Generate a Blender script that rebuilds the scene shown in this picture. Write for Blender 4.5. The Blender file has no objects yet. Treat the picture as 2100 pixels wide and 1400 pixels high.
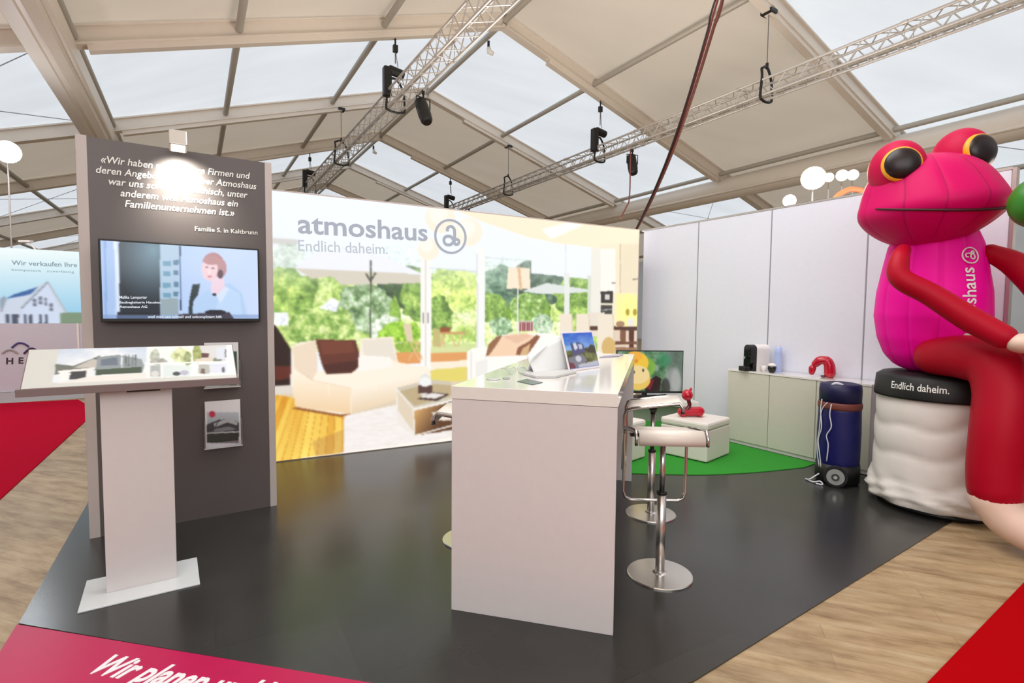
import bpy, math, random
import numpy as np
from mathutils import Matrix, Vector
random.seed(7)
SC = bpy.context.scene
COL = SC.collection
PI = math.pi
# ------------------------------------------------------------------ camera
FPX, PITCH, ROLL, H = 1080.0, math.radians(3.23), math.radians(.51), 1.45
cp, sp, cr, sr = math.cos(PITCH), math.sin(PITCH), math.cos(ROLL), math.sin(ROLL)
FW = np.array([0, cp, -sp]); RT0 = np.array([1., 0, 0]); UP0 = np.array([0, sp, cp])
RT = cr * RT0 + sr * UP0; UPV = cr * UP0 - sr * RT0
CAM = np.array([0, 0, H])
cam_data = bpy.data.cameras.new('camera'); cam_data.sensor_width = 36; cam_data.lens = 36 * FPX / 2100
cam_data.clip_start = .05; cam_data.clip_end = 300
cam = bpy.data.objects.new('camera', cam_data); COL.objects.link(cam)
cam.matrix_world = Matrix(((RT[0], UPV[0], -FW[0], 0), (RT[1], UPV[1], -FW[1], 0), (RT[2], UPV[2], -FW[2], H), (0, 0, 0, 1)))
SC.camera = cam
# ------------------------------------------------------------------ view, world, bounces
SC.view_settings.view_transform = 'Standard'; SC.view_settings.look = 'None'
SC.view_settings.gamma = 1; SC.view_settings.exposure = 0.0
SC.view_settings.use_curve_mapping = False
world = bpy.data.worlds.new('overcast_sky'); SC.world = world; world.use_nodes = True
bg = world.node_tree.nodes['Background']; bg.inputs[0].default_value = (.88, .94, 1, 1); bg.inputs[1].default_value = 1.62
SC.cycles.max_bounces = 7; SC.cycles.diffuse_bounces = 4; SC.cycles.glossy_bounces = 3
SC.cycles.transmission_bounces = 4; SC.cycles.sample_clamp_indirect = 6
# tent frame directions: r runs along the ridge, e across it
RA = math.radians(-31.1)
RD = np.array([math.sin(RA), math.cos(RA), 0]); ED = np.array([math.cos(RA), -math.sin(RA), 0])
def T(r, e, z): return RD * r + ED * e + np.array([0, 0, z])
def area(name, loc, size, power, col=(1, 1, 1), target=None, sy=None):
    l = bpy.data.lights.new(name, 'AREA'); l.energy = power; l.color = col; l.size = size
    if sy: l.shape = 'RECTANGLE'; l.size_y = sy
    o = bpy.data.objects.new(name, l); COL.objects.link(o); o.location = loc
    if target is not None:
        o.rotation_euler = (Vector(target) - Vector(loc)).to_track_quat('-Z', 'Y').to_euler()
    return o
def spot(name, loc, target, power, angle, blend=.6, col=(1, 1, 1), rad=.06):
    l = bpy.data.lights.new(name, 'SPOT'); l.energy = power; l.color = col
    l.spot_size = math.radians(angle); l.spot_blend = blend; l.shadow_soft_size = rad
    o = bpy.data.objects.new(name, l); COL.objects.link(o); o.location = loc
    o.rotation_euler = (Vector(target) - Vector(loc)).to_track_quat('-Z', 'Y').to_euler()
    return o
# added fill lights without fixtures, all out of view
area('hall_fill', (0.6, -2.6, 3.4), 6, 155, (1, .99, .98), (0.6, 3.5, 0.6), 3)  # added frontal fill from behind the camera, no lamp there
area('neighbour_fill', (-7.2, 5.6, 3.9), 2.2, 70, (1, .98, .97), (-7.4, 7.6, 0.4), 2.2)  # added fill to brighten the left booth wall and carpet
area('booth_fill', (0.7, 3.7, 5.0), 3.4, 135, (1, .99, .99), (0.9, 4.2, 0.0), 3.0)  # unseen fill added above the frame to brighten the booth
area('roof_fill', (-.5, -2.2, 2.6), 5, 420, (1, .96, .93), (-.5, -2.1, 9), 4)  # unseen upward fill added to lift the roof and beams
area('far_roof_fill', (0.3, 9.2, 2.0), 4, 300, (1, .94, .86), (0.3, 9.3, 9), 3)  # added upward fill hidden behind the backlit wall, brightens the roof
area('far_roof_fill', (6.3, 5.2, 2.0), 3, 180, (1, .94, .86), (6.0, 5.5, 9), 3)  # second added roof fill, hidden behind the partition wall
# ------------------------------------------------------------------ pixel helpers (measuring the photograph)
def ray(x, y): return FW + RT * (x - 1050) / FPX - UPV * (y - 700) / FPX
def G(x, y, z=0.):
    d = ray(x, y); return CAM + d * ((z - H) / d[2])
def hit(x, y, p0, n):
    d = ray(x, y); n = np.asarray(n, float); return CAM + d * (((np.asarray(p0) - CAM) @ n) / (d @ n))
def proj(P):
    v = np.asarray(P, float) - CAM; z = v @ FW
    return 1050 + FPX * (v @ RT) / z, 700 - FPX * (v @ UPV) / z
# ------------------------------------------------------------------ materials
def lin(c):
    c = np.asarray(c, float) / 255.
    return np.where(c <= .04045, c / 12.92, ((c + .055) / 1.055) ** 2.4)
def L4(c):
    a = lin(c); return (float(a[0]), float(a[1]), float(a[2]), 1)
MATS = {}
def mat(name, c, rough=.5, metal=0., noise=0., nscale=20., spec=None, coat=0., bump=0., trans=0., stretch=None, c2=None, emit=0.):
    if name in MATS: return MATS[name]
    m = bpy.data.materials.new(name); m.use_nodes = True; nt = m.node_tree; b = nt.nodes['Principled BSDF']
    b.inputs['Base Color'].default_value = L4(c); b.inputs['Roughness'].default_value = rough; b.inputs['Metallic'].default_value = metal
    if spec is not None: b.inputs['Specular IOR Level'].default_value = spec
    if coat: b.inputs['Coat Weight'].default_value = coat; b.inputs['Coat Roughness'].default_value = .1
    if trans: b.inputs['Transmission Weight'].default_value = trans
    if emit: b.inputs['Emission Color'].default_value = L4(c); b.inputs['Emission Strength'].default_value = emit
    tc = nt.nodes.new('ShaderNodeTexCoord'); mp = nt.nodes.new('ShaderNodeMapping'); nz = nt.nodes.new('ShaderNodeTexNoise')
    nt.links.new(tc.outputs['Object'], mp.inputs[0]); nt.links.new(mp.outputs[0], nz.inputs[0])
    nz.inputs['Scale'].default_value = nscale; nz.inputs['Detail'].default_value = 5
    if stretch: mp.inputs['Scale'].default_value = stretch
    mx = nt.nodes.new('ShaderNodeMix'); mx.data_type = 'RGBA'
    a = L4(c); k = noise if noise else .03
    hi = L4(c2) if c2 else tuple(min(1, v * (1 + k)) for v in a[:3]) + (1,)
    lo = a if c2 else tuple(v * (1 - k) for v in a[:3]) + (1,)
    mx.inputs[6].default_value = lo; mx.inputs[7].default_value = hi
    nt.links.new(nz.outputs['Fac'], mx.inputs[0]); nt.links.new(mx.outputs[2], b.inputs['Base Color'])
    if bump:
        bp = nt.nodes.new('ShaderNodeBump'); bp.inputs['Strength'].default_value = bump; bp.inputs['Distance'].default_value = .01
        nt.links.new(nz.outputs['Fac'], bp.inputs['Height']); nt.links.new(bp.outputs[0], b.inputs['Normal'])
    MATS[name] = m; return m
def emis(name, c, s=1.):
    if name in MATS: return MATS[name]
    m = bpy.data.materials.new(name); m.use_nodes = True; nt = m.node_tree; nt.nodes.clear()
    e = nt.nodes.new('ShaderNodeEmission'); e.inputs[0].default_value = L4(c); e.inputs[1].default_value = s
    o = nt.nodes.new('ShaderNodeOutputMaterial'); nt.links.new(e.outputs[0], o.inputs[0]); MATS[name] = m; return m
def print_mat(name, glow=0., rough=.4, gain=1.):
    """printed picture: colours come from the mesh's colour attribute"""
    if name in MATS: return MATS[name]
    m = bpy.data.materials.new(name); m.use_nodes = True; nt = m.node_tree; b = nt.nodes['Principled BSDF']
    at = nt.nodes.new('ShaderNodeVertexColor'); at.layer_name = 'Col'
    b.inputs['Roughness'].default_value = rough
    if glow:
        nt.links.new(at.outputs[0], b.inputs['Emission Color']); b.inputs['Emission Strength'].default_value = glow
        b.inputs['Base Color'].default_value = (.02, .02, .02, 1)
    else:
        nt.links.new(at.outputs[0], b.inputs['Base Color'])
    MATS[name] = m; return m
def fabric_roof(name, c_in, c_tr, w):
    """tent cloth: part diffuse, part translucent to the daylight above"""
    m = bpy.data.materials.new(name); m.use_nodes = True; nt = m.node_tree; nt.nodes.clear()
    d = nt.nodes.new('ShaderNodeBsdfDiffuse'); d.inputs[0].default_value = L4(c_in)
    t = nt.nodes.new('ShaderNodeBsdfTranslucent'); g = nt.nodes.new('ShaderNodeBsdfGlossy'); g.inputs['Roughness'].default_value = .25
    g.inputs[0].default_value = (.9, .85, .75, 1)
    tc = nt.nodes.new('ShaderNodeTexCoord'); mp = nt.nodes.new('ShaderNodeMapping'); mp.inputs['Scale'].default_value = (.12, 1.3, 1)
    nz = nt.nodes.new('ShaderNodeTexNoise'); nz.inputs['Scale'].default_value = 1.2; nz.inputs['Detail'].default_value = 4
    nt.links.new(tc.outputs['Object'], mp.inputs[0]); nt.links.new(mp.outputs[0], nz.inputs[0])
    mx = nt.nodes.new('ShaderNodeMix'); mx.data_type = 'RGBA'
    a = L4(c_tr); mx.inputs[6].default_value = tuple(v * .86 for v in a[:3]) + (1,); mx.inputs[7].default_value = tuple(min(1, v * 1.1) for v in a[:3]) + (1,)
    nt.links.new(nz.outputs['Fac'], mx.inputs[0]); nt.links.new(mx.outputs[2], t.inputs[0])
    bp = nt.nodes.new('ShaderNodeBump'); bp.inputs['Strength'].default_value = .5; bp.inputs['Distance'].default_value = .05
    nt.links.new(nz.outputs['Fac'], bp.inputs['Height']); nt.links.new(bp.outputs[0], g.inputs['Normal'])
    ms = nt.nodes.new('ShaderNodeMixShader'); ms.inputs[0].default_value = w
    nt.links.new(d.outputs[0], ms.inputs[1]); nt.links.new(t.outputs[0], ms.inputs[2])
    m2 = nt.nodes.new('ShaderNodeMixShader'); m2.inputs[0].default_value = .11
    nt.links.new(ms.outputs[0], m2.inputs[1]); nt.links.new(g.outputs[0], m2.inputs[2])
    o = nt.nodes.new('ShaderNodeOutputMaterial'); nt.links.new(m2.outputs[0], o.inputs[0]); return m

white_lam = mat('white_laminate', (214, 208, 208), .35, spec=.4)
white_top = mat('white_gloss_top', (232, 228, 224), .12, coat=.5)
white_wall = mat('white_wall_panel', (226, 229, 240), .45)
white_paint = mat('white_paint', (235, 232, 228), .4)
alu = mat('brushed_aluminium', (200, 194, 188), .38, .75)
truss_alu = mat('truss_aluminium', (196, 190, 184), .45, .55)
beam_m = mat('tent_beam_aluminium', (224, 214, 202), .5, .1, nscale=4)
chrome = mat('chrome', (210, 205, 202), .12, 1.)
satin = mat('satin_steel', (218, 214, 210), .28, 1.)
black_pl = mat('black_plastic', (18, 18, 19), .45)
black_gl = mat('black_gloss', (10, 10, 11), .12)
dark_steel = mat('dark_steel', (58, 54, 52), .4, .8)
grey_frame = mat('grey_frame_profile', (186, 172, 168), .45)

# ------------------------------------------------------------------ mesh builder
class MB:
    def __init__(s): s.v = []; s.f = []
    def add(s, vs, fs):
        o = len(s.v); s.v += [tuple(map(float, p)) for p in vs]; s.f += [tuple(i + o for i in f) for f in fs]; return s
    def box(s, x0, x1, y0, y1, z0, z1, M=None):
        vs = [(x, y, z) for x in (x0, x1) for y in (y0, y1) for z in (z0, z1)]
        if M is not None: vs = [tuple(M @ Vector(p)) for p in vs]
        return s.add(vs, [(0, 1, 3, 2), (4, 6, 7, 5), (0, 4, 5, 1), (2, 3, 7, 6), (0, 2, 6, 4), (1, 5, 7, 3)])
    def bar(s, a, b, w, h, up=(0, 0, 1), dz=0.):
        """rectangular bar from a to b: w across, h along up; dz shifts along up"""
        a = np.asarray(a, float); b = np.asarray(b, float); d = b - a; d /= np.linalg.norm(d)
        u = np.asarray(up, float); u = u - d * (u @ d); u /= np.linalg.norm(u); r = np.cross(d, u)
        vs = [p + r * i * w / 2 + u * (j * h / 2 + dz) for p in (a, b) for i, j in ((-1, -1), (1, -1), (1, 1), (-1, 1))]
        return s.add(vs, [(0, 1, 2, 3), (7, 6, 5, 4), (0, 4, 5, 1), (1, 5, 6, 2), (2, 6, 7, 3), (3, 7, 4, 0)])
    def tube(s, pts, r, n=8, closed=False, caps=True, sx=1., sy=1.):
        P = [np.asarray(p, float) for p in pts]; m = len(P)
        R = r if hasattr(r, '__len__') else [r] * m
        t = []
        for i in range(m):
            if closed: d = P[(i + 1) % m] - P[i - 1]
            else: d = P[min(i + 1, m - 1)] - P[max(i - 1, 0)]
            t.append(d / (np.linalg.norm(d) + 1e-12))
        u = np.array([0, 0, 1.]) if abs(t[0][2]) < .9 else np.array([1., 0, 0])
        vs = []
        for i in range(m):
            u = u - t[i] * (u @ t[i]); u /= np.linalg.norm(u); w = np.cross(t[i], u)
            for k in range(n):
                a = 2 * PI * k / n; vs.append(P[i] + R[i] * (math.cos(a) * u * sx + math.sin(a) * w * sy))
        fs = []
        for i in range(m if closed else m - 1):
            j = (i + 1) % m
            for k in range(n): fs.append((i * n + k, i * n + (k + 1) % n, j * n + (k + 1) % n, j * n + k))
        if caps and not closed: fs.append(tuple(range(n - 1, -1, -1))); fs.append(tuple((m - 1) * n + k for k in range(n)))
        return s.add(vs, fs)
    def lathe(s, prof, n=32, c=(0, 0, 0), sx=1., sy=1.):
        vs = [(c[0] + r * sx * math.cos(2 * PI * k / n), c[1] + r * sy * math.sin(2 * PI * k / n), c[2] + z) for r, z in prof for k in range(n)]
        fs = [(i * n + k, i * n + (k + 1) % n, (i + 1) * n + (k + 1) % n, (i + 1) * n + k) for i in range(len(prof) - 1) for k in range(n)]
        fs.append(tuple(range(n - 1, -1, -1))); fs.append(tuple((len(prof) - 1) * n + k for k in range(n)))
        return s.add(vs, fs)
    def ball(s, c, r, n=20, m=12, M=None):
        rx, ry, rz = r if hasattr(r, '__len__') else (r, r, r)
        vs = [(0, 0, -rz)]
        for i in range(1, m):
            a = -PI / 2 + PI * i / m
            for k in range(n): vs.append((rx * math.cos(a) * math.cos(2 * PI * k / n), ry * math.cos(a) * math.sin(2 * PI * k / n), rz * math.sin(a)))
        vs.append((0, 0, rz)); L = len(vs) - 1
        fs = [(0, 1 + (k + 1) % n, 1 + k) for k in range(n)]
        for i in range(m - 2):
            for k in range(n): fs.append((1 + i * n + k, 1 + i * n + (k + 1) % n, 1 + (i + 1) * n + (k + 1) % n, 1 + (i + 1) * n + k))
        fs += [(L, 1 + (m - 2) * n + k, 1 + (m - 2) * n + (k + 1) % n) for k in range(n)]
        if M is not None: vs = [tuple(M @ Vector(p)) for p in vs]
        return s.add([(v[0] + c[0], v[1] + c[1], v[2] + c[2]) for v in vs], fs)
    def prism(s, poly, z0, z1):
        n = len(poly)
        vs = [(p[0], p[1], z0) for p in poly] + [(p[0], p[1], z1) for p in poly]
        fs = [tuple(range(n - 1, -1, -1)), tuple(range(n, 2 * n))] + [(i, (i + 1) % n, n + (i + 1) % n, n + i) for i in range(n)]
        return s.add(vs, fs)
def smooth_path(pts, k=6, vals=None):
    P = [np.asarray(p, float) for p in pts]
    if vals is not None: P = [np.append(p, v) for p, v in zip(P, vals)]
    P = [2 * P[0] - P[1]] + P + [2 * P[-1] - P[-2]]; out = []
    for i in range(1, len(P) - 2):
        for j in range(k):
            t = j / k; a, b, c, d = P[i - 1:i + 3]
            out.append(.5 * (2 * b + (c - a) * t + (2 * a - 5 * b + 4 * c - d) * t * t + (3 * b - a - 3 * c + d) * t ** 3))
    out.append(P[-2])
    if vals is not None: return [o[:3] for o in out], [float(o[3]) for o in out]
    return out
def limb(mb, pts, rad, n=28, k=8):
    """inflated tapering limb with rounded ends"""
    P, R = smooth_path(pts, k, rad)
    def cap(p, q, r):
        d = (p - q) / np.linalg.norm(p - q); return [(p + d * r * math.sin(a), r * math.cos(a)) for a in (.4, .8, 1.15, 1.4, 1.53)]
    s = cap(P[0], P[1], R[0])[::-1]; e = cap(P[-1], P[-2], R[-1])
    mb.tube([a for a, _ in s] + P + [a for a, _ in e], [b for _, b in s] + R + [b for _, b in e], n); return mb
INV = {}
def thing(name, label, cat, loc=(0, 0, 0), rz=0., group=None):
    o = bpy.data.objects.new(name, None); COL.objects.link(o); o.empty_display_size = .1
    o.location = tuple(map(float, loc)); o.rotation_euler = (0, 0, rz); o['label'] = label; o['category'] = cat
    if group: o['group'] = group
    INV[o.name] = (Matrix.Translation(Vector(o.location)) @ Matrix.Rotation(rz, 4, 'Z')).inverted()
    return o
def W2L(t, P): return INV[t.name] @ Vector(tuple(map(float, P)))
def obj(name, mb, m, parent=None, world_xyz=False, smooth=False, bevel=0., label=None):
    me = bpy.data.meshes.new(name)
    if isinstance(mb, MB): me.from_pydata(mb.v, [], mb.f); me.validate()
    else: me = mb; me.name = name
    if world_xyz and parent is not None:
        p = parent; Mi = INV[p.name]; me.transform(Mi)
    ml = m if isinstance(m, (list, tuple)) else [m]
    me.materials.clear()
    for q in ml: me.materials.append(q)
    if smooth: me.shade_smooth()
    o = bpy.data.objects.new(name, me); COL.objects.link(o)
    if parent is not None:
        o.parent = parent
        if parent.name in INV: INV[o.name] = INV[parent.name]
    else: INV[o.name] = Matrix.Identity(4)
    if bevel:
        b = o.modifiers.new('bevel', 'BEVEL'); b.width = bevel; b.segments = 2; b.limit_method = 'ANGLE'
    if label: o['label'] = label
    return o
def fix_normals(o):
    import bmesh
    bm = bmesh.new(); bm.from_mesh(o.data); bmesh.ops.recalc_face_normals(bm, faces=bm.faces); bm.to_mesh(o.data); bm.free()
def struct(name, mb, m, label=None, smooth=False, bevel=0.):
    o = obj(name, mb, m, None, smooth=smooth, bevel=bevel); o['kind'] = 'structure'
    if label: o['label'] = label
    fix_normals(o); return o
def tag(o, label, cat, group=None, kind=None):
    o['label'] = label; o['category'] = cat
    if group: o['group'] = group
    if kind: o['kind'] = kind
    return o
def copy_tree(o, parent=None):
    c = o.copy(); COL.objects.link(c); c.parent = parent
    for ch in o.children: copy_tree(ch, c)
    return c
def text_mesh(s, size=1., extrude=0., bold=0., shear=0., align='LEFT', spacing=1.):
    cu = bpy.data.curves.new('t', 'FONT'); cu.body = s; cu.size = size; cu.extrude = extrude; cu.offset = bold; cu.shear = shear
    cu.align_x = align; cu.space_character = spacing; cu.resolution_u = 3
    o = bpy.data.objects.new('t', cu); COL.objects.link(o)
    dg = bpy.context.evaluated_depsgraph_get(); dg.update()
    me = bpy.data.meshes.new_from_object(o.evaluated_get(dg)); bpy.data.objects.remove(o); bpy.data.curves.remove(cu)
    return me
def lettering(s, p0, p1, nrm, m, parent, capf=None, bold=0., shear=0., up=None, off=.002, height=None, spacing=1., name='lettering'):
    """text whose baseline runs from p0 to p1 (world), lying on a plane with normal nrm"""
    me = text_mesh(s, 1., .0015, bold, shear, spacing=spacing)
    n = len(me.vertices); co = np.empty(n * 3); me.vertices.foreach_get('co', co); co = co.reshape(-1, 3)
    w = co[:, 0].max() - co[:, 0].min(); co[:, 0] -= co[:, 0].min()
    p0 = np.asarray(p0, float); p1 = np.asarray(p1, float); x = p1 - p0; Lx = np.linalg.norm(x); x /= Lx
    nrm = np.asarray(nrm, float); nrm = nrm / np.linalg.norm(nrm); y = np.cross(nrm, x)
    k = Lx / w; ky = (height / .73) if height else k
    W = p0 + np.outer(co[:, 0] * k, x) + np.outer(co[:, 1] * ky, y) + np.outer(co[:, 2] + off, nrm)
    me.vertices.foreach_set('co', W.ravel()); me.update()
    return obj(name, me, m, parent, world_xyz=True)
# ------------------------------------------------------------------ painting of printed pictures
def vnoise(X, Y, sc, seed):
    rs = np.random.RandomState(seed); g = rs.rand(128, 128); x = X / sc + 1000; y = Y / sc + 1000
    xi = np.floor(x).astype(int); yi = np.floor(y).astype(int); fx = x - xi; fy = y - yi
    fx = fx * fx * (3 - 2 * fx); fy = fy * fy * (3 - 2 * fy)
    a = g[xi % 128, yi % 128]; b = g[(xi + 1) % 128, yi % 128]; c = g[xi % 128, (yi + 1) % 128]; d = g[(xi + 1) % 128, (yi + 1) % 128]
    return (a * (1 - fx) + b * fx) * (1 - fy) + (c * (1 - fx) + d * fx) * fy
def fbm(X, Y, sc, seed): return .5 * vnoise(X, Y, sc, seed) + .3 * vnoise(X, Y, sc / 2.2, seed + 1) + .2 * vnoise(X, Y, sc / 5, seed + 2)
class Canvas:
    """colours of a print, one value per grid vertex; X, Y are positions as read off the photograph"""
    def __init__(s, X, Y): s.X = X; s.Y = Y; s.c = np.ones((len(X), 3)) * 255.
    def inside(s, poly):
        m = np.zeros(len(s.X), bool); n = len(poly); j = n - 1
        for i in range(n):
            xi, yi = poly[i]; xj, yj = poly[j]
            if yi != yj:
                m ^= ((yi > s.Y) != (yj > s.Y)) & (s.X < (xj - xi) * (s.Y - yi) / (yj - yi) + xi)
            j = i
        return m
    def poly(s, pts, col, a=1.): m = s.inside(pts); s.c[m] = s.c[m] * (1 - a) + np.array(col, float) * a; return m
    def rect(s, x0, y0, x1, y1, col, a=1.): return s.poly([(x0, y0), (x1, y0), (x1, y1), (x0, y1)], col, a)
    def ell(s, cx, cy, rx, ry, col, a=1., soft=0.):
        d = ((s.X - cx) / rx) ** 2 + ((s.Y - cy) / ry) ** 2
        w = (d < 1).astype(float) if not soft else np.clip((1 + soft - d) / (2 * soft), 0, 1)
        w = (w * a)[:, None]; s.c = s.c * (1 - w) + np.array(col, float) * w; return d < 1
    def line(s, x0, y0, x1, y1, w, col):
        dx, dy = x1 - x0, y1 - y0; L = math.hypot(dx, dy); t = np.clip(((s.X - x0) * dx + (s.Y - y0) * dy) / (L * L), 0, 1)
        m = np.hypot(s.X - x0 - t * dx, s.Y - y0 - t * dy) < w / 2; s.c[m] = col
    def leaves(s, m, pal, sc, seed):
        X, Y = s.X[m], s.Y[m]; n = fbm(X, Y, sc, seed); n = (n - n.min()) / (n.max() - n.min() + 1e-9) * (len(pal) - 1)
        i = np.clip(n.astype(int), 0, len(pal) - 2); f = (n - i)[:, None]; p = np.array(pal, float)
        s.c[m] = p[i] * (1 - f) + p[i + 1] * f
    def bush(s, cx, cy, rx, ry, pal, sc, seed):
        a = np.arctan2((s.Y - cy) / ry, (s.X - cx) / rx)
        d = np.hypot((s.X - cx) / rx, (s.Y - cy) / ry) + (vnoise(s.X, s.Y, max(rx, ry) / 3.5, seed) - .5) * .35
        m = d < 1
        if m.any(): s.leaves(m, pal, sc, seed + 5)
    def grad(s, m, c0, c1, t): t = np.clip(t[m], 0, 1)[:, None]; s.c[m] = np.array(c0, float) * (1 - t) + np.array(c1, float) * t
def picture(name, o, ux, uy, w, h, nx, ny, draw, m, parent, world_xyz=True, label=None, pxmap=None, soft=2):
    """flat print: corner o (top left), ux to the right, uy downwards"""
    o = np.asarray(o, float); ux = np.asarray(ux, float); uy = np.asarray(uy, float)
    u, v = np.meshgrid(np.linspace(0, w, nx + 1), np.linspace(0, h, ny + 1)); u = u.ravel(); v = v.ravel()
    P = o + np.outer(u, ux) + np.outer(v, uy)
    V = P - CAM; z = V @ FW
    if pxmap: X, Y = pxmap(u / w, v / h)
    else: X = 1050 + FPX * (V @ RT) / z; Y = 700 - FPX * (V @ UPV) / z
    cv = Canvas(X, Y); draw(cv)
    for _ in range(soft):
        g = cv.c.reshape(ny + 1, nx + 1, 3); p_ = np.pad(g, ((1, 1), (1, 1), (0, 0)), 'edge')
        g = (p_[:-2, 1:-1] + p_[2:, 1:-1] + p_[1:-1, :-2] + p_[1:-1, 2:] + 2 * g) / 6; cv.c = g.reshape(-1, 3)
    me = bpy.data.meshes.new(name); nv = len(P); me.vertices.add(nv); me.vertices.foreach_set('co', P.ravel())
    i = np.arange(nx * ny); r = i // nx; c = i % nx; a = r * (nx + 1) + c
    q = np.stack([a, a + nx + 1, a + nx + 2, a + 1], 1).ravel().astype(np.int32)
    me.loops.add(len(q)); me.loops.foreach_set('vertex_index', q); me.polygons.add(nx * ny)
    me.polygons.foreach_set('loop_start', (np.arange(nx * ny) * 4).astype(np.int32)); me.update(calc_edges=True)
    ca = me.color_attributes.new('Col', 'FLOAT_COLOR', 'POINT'); rgba = np.ones((nv, 4), np.float32); rgba[:, :3] = lin(np.clip(cv.c, 0, 255))
    ca.data.foreach_set('color', rgba.ravel())
    return obj(name, me, m, parent, world_xyz=world_xyz, label=label)

def wall_frame(p0, p1):
    p0 = np.array([p0[0], p0[1], 0.]); p1 = np.array([p1[0], p1[1], 0.]); d = p1 - p0; L = np.linalg.norm(d); d /= L
    n = np.array([d[1], -d[0], 0])   # towards the viewer
    return p0, d, n, L, math.atan2(d[1], d[0])

# ================================================================== THE TENT
ZR, E0, S = 8.85, 6.756, math.tan(math.radians(17.3))
def roofz(eo): return ZR - S * abs(eo)
BAYS = [11.75 + 5.08 * k for k in range(-4, 7)]
EO = 14.6
r_wh = fabric_roof('translucent_white_cloth', (215, 215, 212), (235, 236, 238), .62)
r_bg = fabric_roof('blackout_beige_cloth', (218, 206, 192), (206, 192, 174), .34)
roof_w, roof_b = MB(), MB()
for i in range(len(BAYS) - 1):
    tgt = roof_w if (i % 2 == 0) else roof_b
    for s in (-1, 1):
        nseg = 10
        for q in range(nseg):
            a, b = EO * q / nseg, EO * (q + 1) / nseg
            # cloth sags slightly between rafters
            rs = np.linspace(BAYS[i], BAYS[i + 1], 5)
            for k in range(4):
                sg = lambda t: .10 * math.sin(PI * (t - BAYS[i]) / (BAYS[i + 1] - BAYS[i]))
                tgt.add([T(rs[k], E0 + s * a, roofz(a) - sg(rs[k])), T(rs[k + 1], E0 + s * a, roofz(a) - sg(rs[k + 1])),
                         T(rs[k + 1], E0 + s * b, roofz(b) - sg(rs[k + 1])), T(rs[k], E0 + s * b, roofz(b) - sg(rs[k]))], [(0, 1, 2, 3)])
def roof_struct(name, mb, m, lab):
    import bmesh
    o = struct(name, mb, m, lab, smooth=False)
    bm = bmesh.new(); bm.from_mesh(o.data); bmesh.ops.remove_doubles(bm, verts=bm.verts, dist=1e-4); bmesh.ops.recalc_face_normals(bm, faces=bm.faces)
    bm.to_mesh(o.data); bm.free(); o.data.shade_smooth(); return o
roof_struct('ceiling', roof_w, r_wh, 'translucent white tent roof cloth bays')
roof_struct('ceiling_opaque', roof_b, r_bg, 'opaque beige tent roof cloth bays')
# side walls and gables of the tent
side_m = fabric_roof('white_side_cloth', (225, 225, 225), (205, 208, 210), .45)
R0, R1 = BAYS[0], BAYS[-1]
for nm, s in (('wall_left', -1), ('wall_right', 1)):
    mb = MB(); mb.bar(T(R0, E0 + s * EO, roofz(EO) / 2), T(R1, E0 + s * EO, roofz(EO) / 2), .03, roofz(EO)); struct(nm, mb, side_m, 'white tent side wall')
for nm, r in (('wall_back', R1), ('wall_front', R0)):
    mb = MB(); z = roofz(EO)
    pts = [(-EO, 0), (EO, 0), (EO, z), (0, ZR), (-EO, z)]
    mb.add([T(r, E0 + a, b) for a, b in pts] + [T(r + .03, E0 + a, b) for a, b in pts],
           [(4, 3, 2, 1, 0), (5, 6, 7, 8, 9)] + [(i, (i + 1) % 5, 5 + (i + 1) % 5, 5 + i) for i in range(5)])
    struct(nm, mb, side_m, 'white tent gable wall')
TN = [0]
def trim(mb, m, lab, **k):
    TN[0] += 1; return struct('trim_%d' % TN[0], mb, m, lab, **k)
for i, r in enumerate(BAYS[1:-1]):
    for s in (-1, 1):
        mb = MB(); a = T(r, E0, ZR - .03); b = T(r, E0 + s * EO, roofz(EO) - .03)
        n = np.cross(RD, b - a) * s; n = n / np.linalg.norm(n); n = n if n[2] > 0 else -n
        mb.bar(a, b, .13, .28, n, -.16); mb.bar(a, b, .26, .035, n, -.015); mb.bar(a, b, .24, .035, n, -.30)
        c = a + (b - a) * .10; d = a + (b - a) * .57
        mb.bar(c, d, .17, .11, n, -.365)
        trim(mb, beam_m, 'aluminium roof rafter of the tent')
purl_m = mat('grey_purlin_tube', (176, 170, 160), .5, .2)
for eo in (-13.6, -11.1, -8.4, -5.9, -3.05, 0, 2.87, 5.6, 8.3, 11.1, 13.6):
    mb = MB()
    mb.tube([T(R0, E0 + eo, roofz(eo) - .2), T(R1, E0 + eo, roofz(eo) - .2)], .07, 8)
    trim(mb, purl_m, 'roof purlin tube of the tent', smooth=True)
for s, eo, z in ((-1, -8.70, 5.72), (1, 8.62, 5.62)):
    mb = MB()
    if s > 0: mb.tube([T(R0 + .1, E0 + eo, z), T(R1 - .1, E0 + eo, z)], .36, 20)
    else:
        pr_ = [(-.30, -.12), (-.18, -.33), (.04, -.37), (.06, -.34), (.12, -.34), (.14, -.36), (.26, -.28), (.33, -.10), (.33, .2), (.2, .33), (-.2, .33), (-.30, .2)]
        vs = [T(r_, E0 + eo + a_, z + b_) for r_ in (R0 + .1, R1 - .1) for a_, b_ in pr_]; n_ = len(pr_)
        mb.add(vs, [(i, (i + 1) % n_, n_ + (i + 1) % n_, n_ + i) for i in range(n_)] + [tuple(range(n_)), tuple(range(2 * n_ - 1, n_ - 1, -1))])
    mb.tube([T(R0 + .1, E0 + eo - s * .30, z - .16), T(R1 - .1, E0 + eo - s * .30, z - .16)], .05, 8)
    o = trim(mb, beam_m, 'thick light longitudinal tent beam', smooth=(s > 0))

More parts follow.
